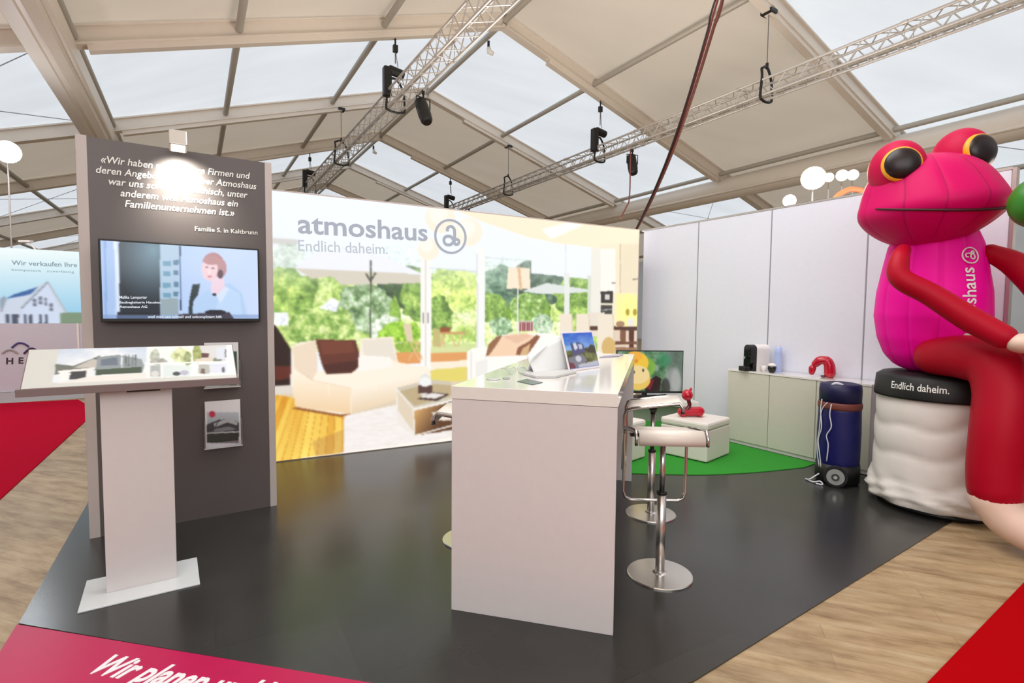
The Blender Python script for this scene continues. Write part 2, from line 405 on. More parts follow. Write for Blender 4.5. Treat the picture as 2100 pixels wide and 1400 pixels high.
wire_m = mat('bracing_wire', (150, 152, 156), .5, .4)
for i in (0, 2, 4, 6, 8):
    for sd in (-1, 1):
        mb = MB()
        for e1, e2 in ((8.6, 13.4), (13.4, 8.6)): mb.tube([T(BAYS[i] + .1, E0 + sd * e1, roofz(e1) - .16), T(BAYS[i + 1] - .1, E0 + sd * e2, roofz(e2) - .16)], .009, 5)
        trim(mb, wire_m, 'crossed bracing wires under the roof')
# ================================================================== FLOORS
def plank_mat(name, c1, c2, c3, rz):
    m = bpy.data.materials.new(name); m.use_nodes = True; nt = m.node_tree; b = nt.nodes['Principled BSDF']
    tc = nt.nodes.new('ShaderNodeTexCoord'); mp = nt.nodes.new('ShaderNodeMapping'); mp.inputs['Rotation'].default_value = (0, 0, rz)
    nt.links.new(tc.outputs['Object'], mp.inputs[0])
    mp2 = nt.nodes.new('ShaderNodeMapping'); mp2.inputs['Scale'].default_value = (1.3, 5.5, 1); nt.links.new(mp.outputs[0], mp2.inputs[0])
    nz = nt.nodes.new('ShaderNodeTexNoise'); nz.inputs['Scale'].default_value = 2.2; nz.inputs['Detail'].default_value = 8; nz.inputs['Roughness'].default_value = .65
    nt.links.new(mp2.outputs[0], nz.inputs[0])
    br = nt.nodes.new('ShaderNodeTexBrick'); nt.links.new(mp.outputs[0], br.inputs[0]); br.inputs['Scale'].default_value = 1.
    br.inputs['Brick Width'].default_value = 1.1; br.inputs['Row Height'].default_value = .11; br.inputs['Mortar Size'].default_value = .002
    br.inputs['Color1'].default_value = (.9, .9, .9, 1); br.inputs['Color2'].default_value = (1.08, 1.07, 1.06, 1); br.inputs['Mortar'].default_value = (.74, .72, .7, 1)
    cr_ = nt.nodes.new('ShaderNodeValToRGB'); e = cr_.color_ramp.elements; e[0].position = .30; e[0].color = L4(c1); e[1].position = .74; e[1].color = L4(c3)
    k = e.new(.5); k.color = L4(c2); nt.links.new(nz.outputs['Fac'], cr_.inputs[0])
    mx = nt.nodes.new('ShaderNodeMix'); mx.data_type = 'RGBA'; mx.blend_type = 'MULTIPLY'; mx.inputs[0].default_value = 1
    nt.links.new(cr_.outputs[0], mx.inputs[6]); nt.links.new(br.outputs['Color'], mx.inputs[7]); nt.links.new(mx.outputs[2], b.inputs['Base Color'])
    b.inputs['Roughness'].default_value = .45; return m
floor_mat = plank_mat('worn_wood_floor', (124, 98, 66), (166, 141, 106), (188, 169, 136), math.radians(20))
mb = MB(); q = [T(R0, E0 - EO, 0), T(R0, E0 + EO, 0), T(R1, E0 + EO, 0), T(R1, E0 - EO, 0)]
mb.add([p for p in q] + [p - np.array([0, 0, .1]) for p in q], [(3, 2, 1, 0), (4, 5, 6, 7)] + [(i, (i + 1) % 4, 4 + (i + 1) % 4, 4 + i) for i in range(4)])
struct('floor', mb, floor_mat, 'worn tan wooden plank floor of the hall')
def slab(name, pts, z0, z1, m, label, cat):
    mb = MB(); mb.prism(pts, z0, z1); o = obj(name, mb, m); fix_normals(o); tag(o, label, cat); return o
def vinyl_mat():
    m = bpy.data.materials.new('dark_vinyl'); m.use_nodes = True; nt = m.node_tree; b = nt.nodes['Principled BSDF']
    tc = nt.nodes.new('ShaderNodeTexCoord'); mp = nt.nodes.new('ShaderNodeMapping'); mp.inputs['Rotation'].default_value = (0, 0, math.radians(-30))
    nt.links.new(tc.outputs['Object'], mp.inputs[0])
    br = nt.nodes.new('ShaderNodeTexBrick'); nt.links.new(mp.outputs[0], br.inputs[0]); br.inputs['Scale'].default_value = 1.
    br.inputs['Brick Width'].default_value = 1.; br.inputs['Row Height'].default_value = .5; br.inputs['Mortar Size'].default_value = .0015
    br.inputs['Color1'].default_value = L4((54, 53, 51)); br.inputs['Color2'].default_value = L4((60, 59, 57)); br.inputs['Mortar'].default_value = L4((48, 46, 45))
    nz = nt.nodes.new('ShaderNodeTexNoise'); nz.inputs['Scale'].default_value = 3; nz.inputs['Detail'].default_value = 6; nt.links.new(mp.outputs[0], nz.inputs[0])
    mx = nt.nodes.new('ShaderNodeMix'); mx.data_type = 'RGBA'; mx.blend_type = 'MULTIPLY'; mx.inputs[0].default_value = .5
    nt.links.new(br.outputs['Color'], mx.inputs[6]); nt.links.new(nz.outputs['Fac'], mx.inputs[7]); nt.links.new(mx.outputs[2], b.inputs['Base Color'])
    b.inputs['Roughness'].default_value = .24; b.inputs['Specular IOR Level'].default_value = .5; return m
fl = [G(38, 1280), G(178, 1036), (-4.6, 6.3, 0), (-1.6, 8.3, 0), (1.9, 9.0, 0), (4.1, 4.3, 0), G(2060, 1015), G(1935, 1080), G(1420, 1400), (-.05, 1.74, 0), G(740, 1400), ]
slab('vinyl_floor_covering', [p[:2] for p in fl], .0, .006, vinyl_mat(), 'dark grey vinyl floor covering of the exhibition booth', 'floor covering')
mg = mat('magenta_carpet_print', (182, 10, 76), .38, noise=.08, spec=.35)
a, b = G(35, 1283), G(740, 1400); dd = (b - a) / np.linalg.norm(b - a); nn = np.array([dd[1], -dd[0], 0])
c0 = G(0, 1340); wl = a - np.array([0, 0, 0])
wdir = (c0 - a) / np.linalg.norm(c0 - a)
strip = [a, a + dd * 3.2, a + dd * 3.2 + wdir * .62, a + wdir * .62]
ms = slab('printed_floor_strip', [p[:2] for p in strip[::-1]], .0, .008, mg, 'magenta printed floor strip with white italic lettering', 'floor strip')
t0 = G(182, 1383); t0[2] = .008
lettering('Wir planen und bauen', t0, t0 + dd * 1.0, (0, 0, 1), mat('white_ink', (238, 232, 236), .4), ms, bold=.026, shear=.25, height=.115, off=.001)
red = mat('red_carpet', (176, 4, 42), .95, spec=.05, noise=.1, nscale=180, bump=.2)
red2 = mat('bright_red_carpet', (168, 0, 8), .95, spec=.05, noise=.1, nscale=180, bump=.2)
A, B = G(172, 867), G(0, 1025); dv = (A - B) / np.linalg.norm(A - B)
slab('red_aisle_carpet', [p[:2] for p in (B - dv * 4, A + dv * .9, G(160, 820), G(-120, 834), B - dv * 4 + np.array([-7, 0, 0]))], .0, .01, red, 'crimson aisle carpet in front of the neighbouring booth on the left', 'carpet')
A, B = G(2100, 1197), G(1905, 1400); dv = (A - B) / np.linalg.norm(A - B)
slab('red_aisle_carpet', [p[:2] for p in (B - dv * 1.5, B - dv * 1.5 + np.array([4, -1.5, 0]), A + dv * 3.5 + np.array([4, -1.5, 0]), A + dv * 3.5)], .0, .01, red2, 'bright red aisle carpet in the lower right corner', 'carpet')

# ================================================================== BACKLIT WALL
DW = np.array([math.sin(math.radians(61.2)), math.cos(math.radians(61.2)), 0])
WR = np.array([1.69, 7.08, 0]); WL = WR - DW * 5.0
_, dW, nW, LW, azW = wall_frame(WL, WR)
HW = 2.56
bw = thing('backlit_display_wall', 'backlit print wall of a white living room opening onto a garden', 'display wall', WL, azW)
mb = MB(); mb.box(0, LW, .0, .12, 0, HW); obj('frame', mb, grey_frame, bw, bevel=.004)
G1 = (70, 98, 48); G2 = (122, 160, 70); G3 = (182, 208, 110); G4 = (226, 238, 176); GD = (44, 62, 46)
def paint_room(cv):
    c = cv
    c.c[:] = (238, 243, 250)
    c.rect(500, 380, 760, 470, (236, 240, 247)); 
    # garden
    g = c.rect(555, 505, 1235, 720, (205, 224, 200)); c.grad(g, (226, 238, 248), (190, 214, 170), (c.Y - 505) / 130)
    g = c.rect(555, 560, 1235, 720, (0, 0, 0)); c.leaves(g, [G2, G3, G4, (236, 244, 216)], 26, 3)
    c.bush(590, 545, 40, 45, [(150, 170, 150), (206, 218, 206), (232, 238, 232)], 14, 11)
    c.bush(600, 600, 62, 58, [G1, G2, G3, (214, 232, 120)], 17, 21)
    c.bush(690, 620, 55, 46, [G2, G3, G4], 16, 31)
    c.bush(835, 590, 60, 50, [GD, (60, 84, 52), G1], 15, 41); c.bush(860, 605, 40, 50, [G1, G2, G3], 16, 43)
    c.bush(747, 632, 55, 50, [(60, 92, 52), (112, 142, 92), (176, 200, 160), (222, 232, 214)], 12, 51)
    c.poly([(798, 661), (800, 622), (810, 605), (820, 630), (824, 662)], (128, 168, 66))
    c.bush(655, 668, 72, 40, [(92, 128, 56), G2, (196, 216, 130), G4], 10, 61)
    c.bush(792, 675, 34, 26, [(190, 208, 180), (232, 238, 226), (120, 150, 100)], 7, 71)
    c.bush(822, 686, 48, 26, [(84, 132, 30), (140, 190, 50), (190, 226, 90)], 8, 73)
    c.rect(562, 640, 592, 668, (226, 230, 238)); c.poly([(655, 632), (680, 610), (696, 618), (690, 640)], (224, 228, 244))
    c.rect(812, 700, 985, 726, (206, 222, 150)); c.bush(838, 712, 30, 12, [(120, 160, 50), (176, 204, 96)], 5, 75); c.rect(812, 722, 985, 745, (226, 156, 92))
    c.bush(925, 590, 50, 50, [G2, G3, (218, 236, 130), G4], 15, 81); c.bush(900, 650, 30, 40, [G1, G2, G3], 10, 83)
    c.bush(1022, 590, 40, 45, [(56, 84, 70), (96, 130, 104), (160, 190, 160)], 12, 91)
    c.bush(1100, 580, 60, 48, [GD, (72, 96, 80), (120, 148, 120)], 12, 93); c.bush(1185, 610, 50, 50, [(64, 96, 40), G2, G3], 12, 95)
    c.bush(1012, 635, 30, 36, [(70, 108, 60), G2, G3], 8, 97); c.bush(1090, 635, 42, 34, [(66, 104, 56), G2, (196, 220, 160)], 8, 99)
    c.poly([(1036, 656), (1042, 615), (1050, 656)], (110, 150, 50)); c.poly([(1114, 650), (1120, 615), (1130, 650)], (120, 160, 60))
    g = c.rect(993, 660, 1150, 695, (0, 0, 0)); c.leaves(g, [G3, G4, (238, 240, 220)], 10, 101)
    c.bush(1028, 668, 23, 20, [(70, 110, 60), (150, 184, 140), (220, 232, 210)], 6, 103); c.bush(1112, 664, 22, 20, [(80, 116, 70), (160, 190, 150), (230, 238, 222)], 6, 105)
    m = c.inside([(556, 505), (1235, 505), (1235, 705), (556, 705)]); f = .80 + .26 * vnoise(c.X, c.Y, 4.5, 7) + .20 * vnoise(c.X, c.Y, 2.4, 9)
    c.c[m] = np.clip(c.c[m] * f[m][:, None] + 10, 0, 255); hz = np.clip((600 - c.Y) / 160, 0, .5); c.c[m] = c.c[m] * (1 - hz[m][:, None]) + np.array([232, 242, 238]) * hz[m][:, None]
    c.rect(1064, 658, 1093, 679, (206, 196, 190));
    for k in range(6): c.rect(1066 + k * 4.6, 660, 1068.5 + k * 4.6, 678, (140, 44, 52))
    # parasols
    c.poly([(604, 548), (640, 520), (700, 508), (760, 512), (868, 562), (862, 580), (757, 566), (690, 562), (618, 566)], (238, 240, 248))
    c.poly([(604, 549), (760, 556), (868, 563), (868, 580), (757, 583), (700, 584), (680, 566), (640, 572)], (214, 206, 190))
    c.line(760, 548, 760, 694, 3.4, (84, 96, 70)); c.line(751, 562, 760, 576, 3, (60, 60, 54)); c.line(770, 560, 760, 576, 3, (60, 60, 54)); c.line(760, 536, 760, 544, 4, (90, 90, 84))
    c.poly([(1071, 597), (1121, 580), (1211, 594), (1211, 598), (1171, 601), (1111, 603)], (222, 228, 224))
    # blinds and window frames
    c.poly([(556, 380), (1320, 440), (1320, 470), (1235, 520), (1235, 575), (1089, 560), (1089, 528), (993, 526), (985, 556), (880, 550), (866, 540), (866, 500), (700, 500), (600, 492), (556, 488)], (238, 243, 250))
    c.rect(862, 520, 885, 775, (246, 244, 240)); c.line(873, 530, 873, 770, 1.6, (206, 196, 184))
    c.line(868, 642, 868, 662, 2.6, (90, 76, 66)); c.line(878, 642, 878, 662, 2.6, (90, 76, 66))
    c.rect(977, 505, 995, 728, (243, 243, 241)); c.line(979, 520, 979, 725, 1.4, (206, 206, 206)); c.line(995, 528, 1089, 534, 2.5, (214, 218, 224))
    c.line(880, 549, 978, 556, 2.5, (214, 220, 224)); c.rect(1157, 560, 1168, 655, (232, 234, 230)); c.rect(1205, 565, 1240, 650, (216, 222, 206)); c.rect(1212, 500, 1236, 650, (238, 234, 224))
    c.line(1160, 503, 1160, 565, 1.5, (216, 220, 228)); c.poly([(556, 488), (612, 492), (612, 500), (556, 500)], (214, 212, 208))
    # garden table and chairs
    wood = (222, 186, 136)
    c.rect(898, 680, 955, 685, (206, 160, 104)); c.rect(902, 671, 923, 681, (150, 84, 48))
    for x0, y0, x1, y1 in ((905, 685, 915, 722), (948, 685, 934, 722), (900, 722, 912, 690), (940, 722, 925, 690), (886, 700, 905, 745), (905, 700, 890, 745), (830, 670, 842, 700), (842, 700, 862, 702), (842, 702, 860, 738), (860, 702, 838, 738), (852, 704, 866, 736)): c.line(x0, y0, x1, y1, 2.6, wood)
    c.poly([(826, 662), (843, 664), (848, 700), (834, 700)], (222, 206, 174)); c.poly([(888, 672), (902, 676), (902, 712), (888, 708)], (196, 184, 120))
    # ceiling, lamps
    c.poly([(910, 420), (1320, 466), (1320, 500), (1228, 508), (1150, 500), (1082, 486), (990, 455)], (250, 236, 208)); c.poly([(1110, 470), (1170, 455), (1195, 462), (1130, 490)], (255, 252, 244))
    for x, y, r in ((903, 447, 31), (961, 476, 28), (879, 511, 22)): c.ell(x, y, r, r * 1.02, (246, 236, 214), .9, .08); c.ell(x - 4, y - 8, r * .6, r * .6, (252, 248, 238), .8, .6)
    # floor lamp
    c.poly([(1042, 549), (1086, 549), (1088, 592), (1039, 592)], (246, 230, 206)); c.line(1064, 549, 1068, 592, 6, (226, 188, 150)); c.line(1062, 592, 1062, 690, 3, (240, 238, 230))
    # kitchen
    c.rect(1232, 500, 1330, 730, (244, 232, 206)); c.rect(1270, 500, 1330, 600, (240, 226, 196)); c.line(1272, 500, 1272, 600, 2, (210, 190, 160)); c.rect(1232, 510, 1262, 600, (250, 246, 236))
    c.line(1255, 580, 1262, 580, 2, (150, 140, 130)); c.line(1298, 573, 1312, 571, 2.4, (140, 128, 112))
    c.rect(1262, 602, 1330, 668, (252, 240, 170)); c.ell(1290, 635, 20, 30, (255, 246, 150), .8, .6); c.ell(1287, 640, 4, 7, (176, 160, 50)); c.ell(1302, 640, 4, 7, (176, 160, 50))
    c.rect(1232, 597, 1257, 621, (52, 48, 46)); c.rect(1240, 603, 1250, 614, (214, 206, 200)); c.rect(1232, 625, 1255, 643, (66, 64, 62)); c.line(1234, 636, 1254, 634, 2, (190, 190, 190))
    c.rect(1205, 640, 1240, 690, (232, 222, 206))
    c.rect(1205, 669, 1330, 677, (84, 52, 36)); c.ell(1272, 664, 9, 6, (170, 132, 100)); c.ell(1294, 660, 7, 9, (236, 232, 224)); c.rect(1260, 677, 1330, 730, (226, 206, 186)); c.rect(1290, 677, 1300, 730, (88, 44, 30)); c.rect(1272, 677, 1283, 700, (130, 86, 60)); c.rect(1262, 700, 1330, 706, (110, 70, 46)); c.rect(1262, 712, 1330, 740, (150, 112, 84))
    for x0, x1 in ((1148, 1173), (1182, 1208), (1226, 1257)): c.poly([(x0, 643), (x1, 643), (x1 + 3, 722), (x0 - 1, 722)], (238, 226, 206)); c.line(x1, 645, x1 + 3, 720, 2, (216, 200, 176))
    c.ell(1248, 712, 14, 21, (214, 178, 110))
    # lower zone of the room
    f = c.poly([(540, 800), (620, 805), (720, 790), (960, 745), (1330, 735), (1330, 1000), (540, 1000)], (222, 206, 180))
    c.poly([(884, 722), (958, 720), (958, 745), (884, 752)], (226, 158, 96)); c.poly([(884, 712), (958, 710), (958, 722), (884, 724)], (216, 222, 160)); c.poly([(884, 742), (960, 738), (960, 752), (884, 757)], (246, 234, 214)); c.poly([(884, 758), (957, 752), (957, 780), (884, 786)], (228, 212, 110))
    w = c.poly([(540, 805), (603, 815), (705, 848), (705, 925), (640, 948), (540, 965)], (238, 176, 44)); pu = (c.X - 700) / (1 + np.maximum(c.Y - 790, 0) / 260) / 11.; sh = np.random.RandomState(5).rand(400)[(np.floor(pu).astype(int)) % 400]; n = .55 * sh + .35 * (c.Y - 800) / 150 + .25 * fbm(c.X, c.Y * .3, 10, 17); c.grad(w, (214, 136, 26), (254, 226, 110), n)
    e_ = w & ((pu - np.floor(pu)) < .09); c.c[e_] = (204, 140, 44)
    c.poly([(640, 905), (705, 880), (705, 926), (650, 946)], (190, 134, 70), .45)
    r = c.poly([(707, 852), (830, 826), (925, 815), (935, 930), (700, 960), (705, 925)], (244, 238, 234)); n = fbm(c.X, c.Y * 4, 14, 19); c.grad(r, (232, 222, 216), (250, 246, 244), n)
    c.poly([(540, 950), (925, 898), (925, 912), (540, 962)], (252, 246, 234))
    # dark piano on the left edge
    c.poly([(556, 664), (566, 668), (596, 715), (596, 790), (556, 796)], (44, 24, 18)); c.poly([(556, 750), (596, 750), (596, 775), (556, 782)], (96, 40, 28)); c.poly([(556, 792), (600, 789), (600, 806), (556, 810)], (222, 214, 204))
    # near sofa
    c.poly([(598, 712), (612, 702), (648, 697), (652, 760), (735, 762), (740, 694), (806, 690), (816, 742), (840, 748), (878, 752), (884, 770), (878, 800), (720, 848), (700, 850), (606, 835), (598, 790)], (248, 236, 216))
    c.poly([(640, 768), (735, 752), (840, 748), (878, 754), (880, 764), (720, 795), (640, 780)], (250, 238, 220)); c.poly([(600, 712), (648, 697), (652, 758), (640, 780), (604, 752)], (236, 216, 192))
    c.poly([(742, 697), (804, 693), (813, 742), (800, 735), (745, 728)], (232, 222, 208)); c.poly([(738, 728), (800, 732), (806, 752), (730, 762)], (248, 242, 234))
    g = c.poly([(604, 755), (640, 780), (720, 796), (718, 848), (606, 834), (600, 800)], (0, 0, 0)); c.grad(g, (252, 240, 222), (238, 206, 164), (c.Y - 760) / 85); g = c.poly([(720, 796), (880, 764), (878, 800), (720, 848)], (0, 0, 0)); c.grad(g, (252, 244, 230), (232, 208, 176), (c.Y + c.X * .2 - 930) / 60)
    c.line(673, 783, 675, 812, 1.4, (252, 238, 216)); c.line(771, 783, 773, 806, 1.4, (252, 240, 220)); c.line(604, 755, 642, 780, 1.6, (224, 198, 168)); c.line(642, 780, 720, 796, 1.6, (232, 208, 180))
    c.poly([(606, 834), (700, 850), (720, 848), (700, 855), (600, 838)], (150, 90, 40))
    c.poly([(647, 695), (665, 697), (729, 696), (736, 722), (734, 752), (722, 764), (670, 767), (661, 750), (654, 724)], (98, 46, 30)); c.poly([(662, 748), (734, 738), (734, 753), (722, 764), (670, 767)], (74, 32, 22)); c.poly([(655, 700), (722, 700), (728, 722), (662, 728)], (116, 58, 40))
    # far sofa
    c.poly([(957, 722), (970, 713), (1003, 711), (1030, 686), (1120, 682), (1152, 690), (1175, 740), (1200, 800), (1000, 800), (960, 800)], (250, 246, 240)); c.poly([(975, 742), (1000, 735), (1000, 800), (975, 800)], (236, 234, 228)); c.line(966, 722, 966, 790, 3, (228, 222, 214))
    c.poly([(996, 731), (1002, 706), (1018, 690), (1030, 688), (1020, 705), (1006, 727)], (150, 104, 70)); c.poly([(1001, 731), (1032, 687), (1078, 683), (1096, 688), (1070, 729)], (242, 208, 176)); c.poly([(1030, 690), (1078, 684), (1090, 690), (1060, 704)], (232, 190, 162))
    c.poly([(1058, 728), (1062, 712), (1085, 700), (1100, 686), (1108, 690), (1090, 716), (1080, 728)], (140, 88, 62)); c.poly([(1066, 728), (1072, 714), (1088, 704), (1084, 722), (1080, 728)], (214, 176, 130))
    # coffee table
    g = c.poly([(812, 796), (880, 778), (925, 782), (925, 820), (848, 838)], (206, 196, 176)); c.poly([(820, 802), (880, 786), (925, 790), (925, 812), (850, 832)], (190, 170, 132)); g = c.poly([(848, 842), (935, 822), (935, 880), (852, 893)], (0, 0, 0)); c.grad(g, (206, 160, 100), (96, 62, 40), (c.X - 850) / 60 + (c.Y - 850) / 90); c.poly([(815, 845), (848, 880), (848, 893), (815, 870)], (238, 230, 222)); c.poly([(815, 803), (848, 840), (850, 888), (815, 842)], (224, 208, 184))
    c.poly([(885, 846), (925, 836), (925, 862), (900, 862)], (236, 222, 206))
    for x0, y0, x1, y1 in ((813, 797, 848, 838), (848, 838, 928, 820), (848, 838, 850, 893), (813, 797, 815, 842), (815, 842, 850, 893), (850, 893, 928, 872)): c.line(x0, y0, x1, y1, 3, (238, 232, 224))
    c.ell(872, 790, 14, 24, (222, 222, 220), .9); c.rect(858, 790, 886, 806, (90, 60, 54)); c.ell(872, 783, 12, 10, (240, 240, 238)); c.poly([(855, 818), (886, 804), (922, 808), (896, 822)], (70, 54, 50)); c.poly([(862, 815), (886, 805), (914, 809), (893, 817)], (232, 224, 222))
glowp = print_mat('backlit_print', glow=1.05, rough=.55)
picture('printed_cloth', WL + nW * .004 + dW * .02 + np.array([0, 0, HW - .015]), dW, (0, 0, -1), LW - .04, HW - .03, 560, 290, paint_room, glowp, bw)
ink = emis('grey_ink_backlit', (182, 187, 198), .95); ink2 = emis('light_grey_ink_backlit', (204, 209, 220), .95)
def wp(x, y, p0, n, off=0.): return hit(x, y, np.asarray(p0) + np.asarray(n) * off, n)
def word(s, pa, pb, hpx, p0, n, m, parent, off=.006, **k):
    a = wp(pa[0], pa[1], p0, n, off); b = wp(pb[0], pb[1], p0, n, off); t = wp(pa[0], pa[1] - hpx, p0, n, off)
    return lettering(s, a, b, n, m, parent, height=float(np.linalg.norm(t - a)), off=0, **k)
word('atmoshaus', (611, 477), (877, 494), 42, WL, nW, ink, bw, bold=.018)
word('Endlich daheim.', (612, 514), (795, 521), 24, WL, nW, ink2, bw, bold=.004)
def logo_mesh(c, ux, uy, R, thick):
    """round emblem: a ring with a looped letter a inside"""
    c, ux, uy = np.asarray(c, float), np.asarray(ux, float), np.asarray(uy, float); mb = MB()
    P = lambda x, y: c + ux * x * R + uy * y * R
    mb.tube([P(math.cos(t), math.sin(t)) for t in np.linspace(0, 2 * PI, 49)[:-1]], thick, 6, closed=True)
    loop = [(-.22, .30), (-.20, .50), (0, .62), (.22, .50), (.26, .2), (.26, -.1), (.24, -.36), (.36, -.46), (.52, -.40), (.56, -.24), (.44, -.14), (.2, -.16), (0, .0), (-.3, -.02), (-.44, -.22), (-.36, -.46), (-.1, -.52), (.14, -.38), (.24, -.1)]
    mb.tube(smooth_path([P(*q) for q in loop], 4), thick * 1.25, 6)
    return mb
cc = wp(924, 485, WL, nW, .006); rr = np.linalg.norm(wp(924, 521, WL, nW, .006) - cc)
obj('emblem', logo_mesh(cc, dW, (0, 0, 1), rr * .93, .014), ink, bw, world_xyz=True, smooth=True)

# ================================================================== WHITE PANEL WALL (right)
c2 = np.array([1.83, 7.45, 0]); DV = np.array([.53, -.848, 0]); DV /= np.linalg.norm(DV)
NV = np.array([-DV[1] * -1, 0, 0]) if False else np.array([DV[1], -DV[0], 0])   # towards the booth
def along(px):   # point on the wall line seen at image column px
    d = ray(px, 640); k = (d[0] / d[1]); s_ = (k * c2[1] - c2[0]) / (DV[0] - k * DV[1]); return s_
ss = [0] + [along(px) for px in (1428, 1576, 1773, 2060)]
ssc = ss
HV = 2.59
pw = thing('partition_wall', 'white partition wall made of four tall panels at the right of the booth', 'partition wall', c2, math.atan2(DV[1], DV[0]))
for i in range(4):
    mb = MB(); mb.box(ss[i] + .006, ss[i + 1] - .006, 0, .04, 0, HV); obj('panel', mb, white_wall, pw, bevel=.003)
mb = MB(); mb.box(ss[4], ss[4] + .025, -.012, .055, 0, HV + .01); mb.box(-.03, ss[4], -.004, .05, HV, HV + .02)
obj('edge_profile', mb, alu, pw)
for i in (1, 2, 3):
    mb = MB(); mb.box(ss[i] - .0055, ss[i] + .0055, -.001, .04, 0, HV); obj('joint_strip', mb, mat('grey_joint', (150, 150, 158), .5), pw)

# ================================================================== DARK TOWER
TL, TR = G(184, 1106), G(568, 1037)
_, dT, nT, LT, azT = wall_frame(TL, TR); HT = 2.49
tower = thing('info_tower', 'tall dark grey display panel with light edges carrying a white quotation', 'display panel', TL, azT)
dkp = mat('dark_grey_panel', (92, 84, 83), .42, noise=.05, nscale=3)
mb = MB(); mb.box(.055, LT - .045, 0, .09, .0, HT); obj('panel', mb, dkp, tower)
edge_m = mat('light_grey_edge', (188, 178, 174), .45)
mb = MB(); mb.box(0, .055, -.004, .094, 0, HT + .005); obj('edge_profile', mb, edge_m, tower, bevel=.003)
mb = MB(); mb.box(LT - .045, LT, -.004, .094, 0, HT + .005); obj('edge_profile', mb, edge_m, tower, bevel=.003)
wink = mat('white_lettering', (240, 240, 236), .5)
for s, a, b in (('«Wir haben auch andere Firmen und', (207, 333), (513, 367)), ('deren Angebot geprüft, aber Atmoshaus', (197, 354), (526, 388)), ('war uns sofort sympathisch, unter', (223, 378), (508, 406)),
                ('anderem weil Atmoshaus ein', (247, 402), (488, 424)), ('Familienunternehmen ist.»', (256, 424), (481, 443))):
    word(s, a, b, 15, TL, nT, wink, tower, off=.002, bold=.01, shear=.22)
word('Familie S. in Kaltbrunn', (400, 473), (528, 481), 9.5, TL, nT, wink, tower, off=.002, bold=.004)
def local_rect(frameL, d, n, off, px_tl, px_tr, px_br, px_bl):
    P = [wp(x, y, frameL, n, off) for x, y in (px_tl, px_tr, px_br, px_bl)]
    return P
P = local_rect(TL, dT, nT, .075, (202, 491), (533, 508), (533, 660), (205, 660))
u0 = float(np.mean([(P[0] - TL) @ dT, (P[3] - TL) @ dT])); u1 = float(np.mean([(P[1] - TL) @ dT, (P[2] - TL) @ dT])); v1 = float(np.mean([P[0][2], P[1][2]])); v0 = float(np.mean([P[2][2], P[3][2]]))
tv = thing('television', 'flat television on the dark tower showing a woman by a microphone', 'television', TL + dT * (u0 + u1) / 2 + nT * .05 + np.array([0, 0, v0]), azT)
wv, hv = (u1 - u0), (v1 - v0)
mb = MB(); mb.box(-wv / 2, wv / 2, -.022, .015, 0, hv); obj('case', mb, black_pl, tv, bevel=.004)
mb = MB(); mb.box(-.15, .15, .012, .045, hv * .3, hv * .7); obj('wall_bracket', mb, dark_steel, tv)
def paint_tv(c):
    c.c[:] = (196, 214, 244); g = c.rect(365, 470, 545, 670, (0, 0, 0)); c.grad(g, (182, 206, 244), (206, 222, 250), (c.X - 365) / 180)
    c.rect(190, 470, 236, 670, (170, 196, 236)); c.line(236, 490, 246, 660, 7, (222, 234, 250)); c.line(215, 490, 218, 660, 4, (140, 172, 222))
    g = c.poly([(244, 490), (328, 490), (330, 665), (246, 665)], (0, 0, 0)); c.grad(g, (112, 146, 164), (34, 44, 54), np.hypot((c.X - 315) / 90, (c.Y - 512) / 110)); c.rect(240, 640, 332, 662, (26, 32, 40))
    c.rect(328, 492, 366, 650, (176, 200, 222)); 
    for yy in (535, 556, 580, 600): c.rect(334, yy, 350, yy + 10, (110, 160, 186)); c.rect(356, yy - 2, 366, yy + 8, (90, 130, 160))
    c.rect(330, 612, 366, 645, (150, 168, 176)); c.line(369, 505, 371, 636, 2.2, (40, 60, 90)); 
    c.poly([(392, 646), (404, 616), (418, 598), (436, 590), (470, 580), (496, 600), (508, 650), (392, 652)], (180, 208, 242)); c.poly([(458, 584), (492, 602), (496, 648), (440, 640)], (190, 216, 246))
    c.poly([(434, 572), (456, 562), (462, 590), (444, 608), (432, 598)], (236, 210, 226)); c.poly([(444, 606), (462, 588), (470, 592), (452, 622)], (214, 228, 248))
    c.ell(437, 540, 22, 22, (182, 132, 138)); c.ell(452, 550, 13, 19, (186, 140, 146)); c.ell(430, 552, 16.5, 24, (238, 206, 214)); c.ell(434, 534, 17, 9, (188, 138, 142)); c.ell(452, 562, 6, 9, (90, 64, 76)); c.ell(424, 548, 3.4, 1.5, (140, 100, 116)); c.ell(437, 550, 3.4, 1.5, (150, 108, 122)); c.ell(429, 557, 2.4, 4, (252, 226, 222)); c.ell(430, 567, 5, 1.8, (204, 132, 148)); c.ell(440, 604, 4, 3, (30, 40, 60))
    c.poly([(395, 583), (410, 582), (406, 604), (396, 618), (394, 645), (386, 645), (389, 612)], (40, 56, 62))
    c.rect(200, 645, 535, 665, (126, 152, 200), .6); c.poly([(366, 644), (470, 640), (482, 656), (366, 662)], (64, 60, 76)); c.ell(442, 640, 22, 5, (34, 34, 44)); c.rect(200, 655, 345, 665, (20, 26, 34), .7)
scr = print_mat('tv_screen_glow', glow=1.02, rough=.15)
O = TL + dT * (u0 + .012) + nT * .0735 + np.array([0, 0, v1 - .012])
picture('screen', O, dT, (0, 0, -1), wv - .024, hv - .034, 200, 110, paint_tv, scr, tv)
tvt = emis('screen_caption', (240, 246, 255), 1.)
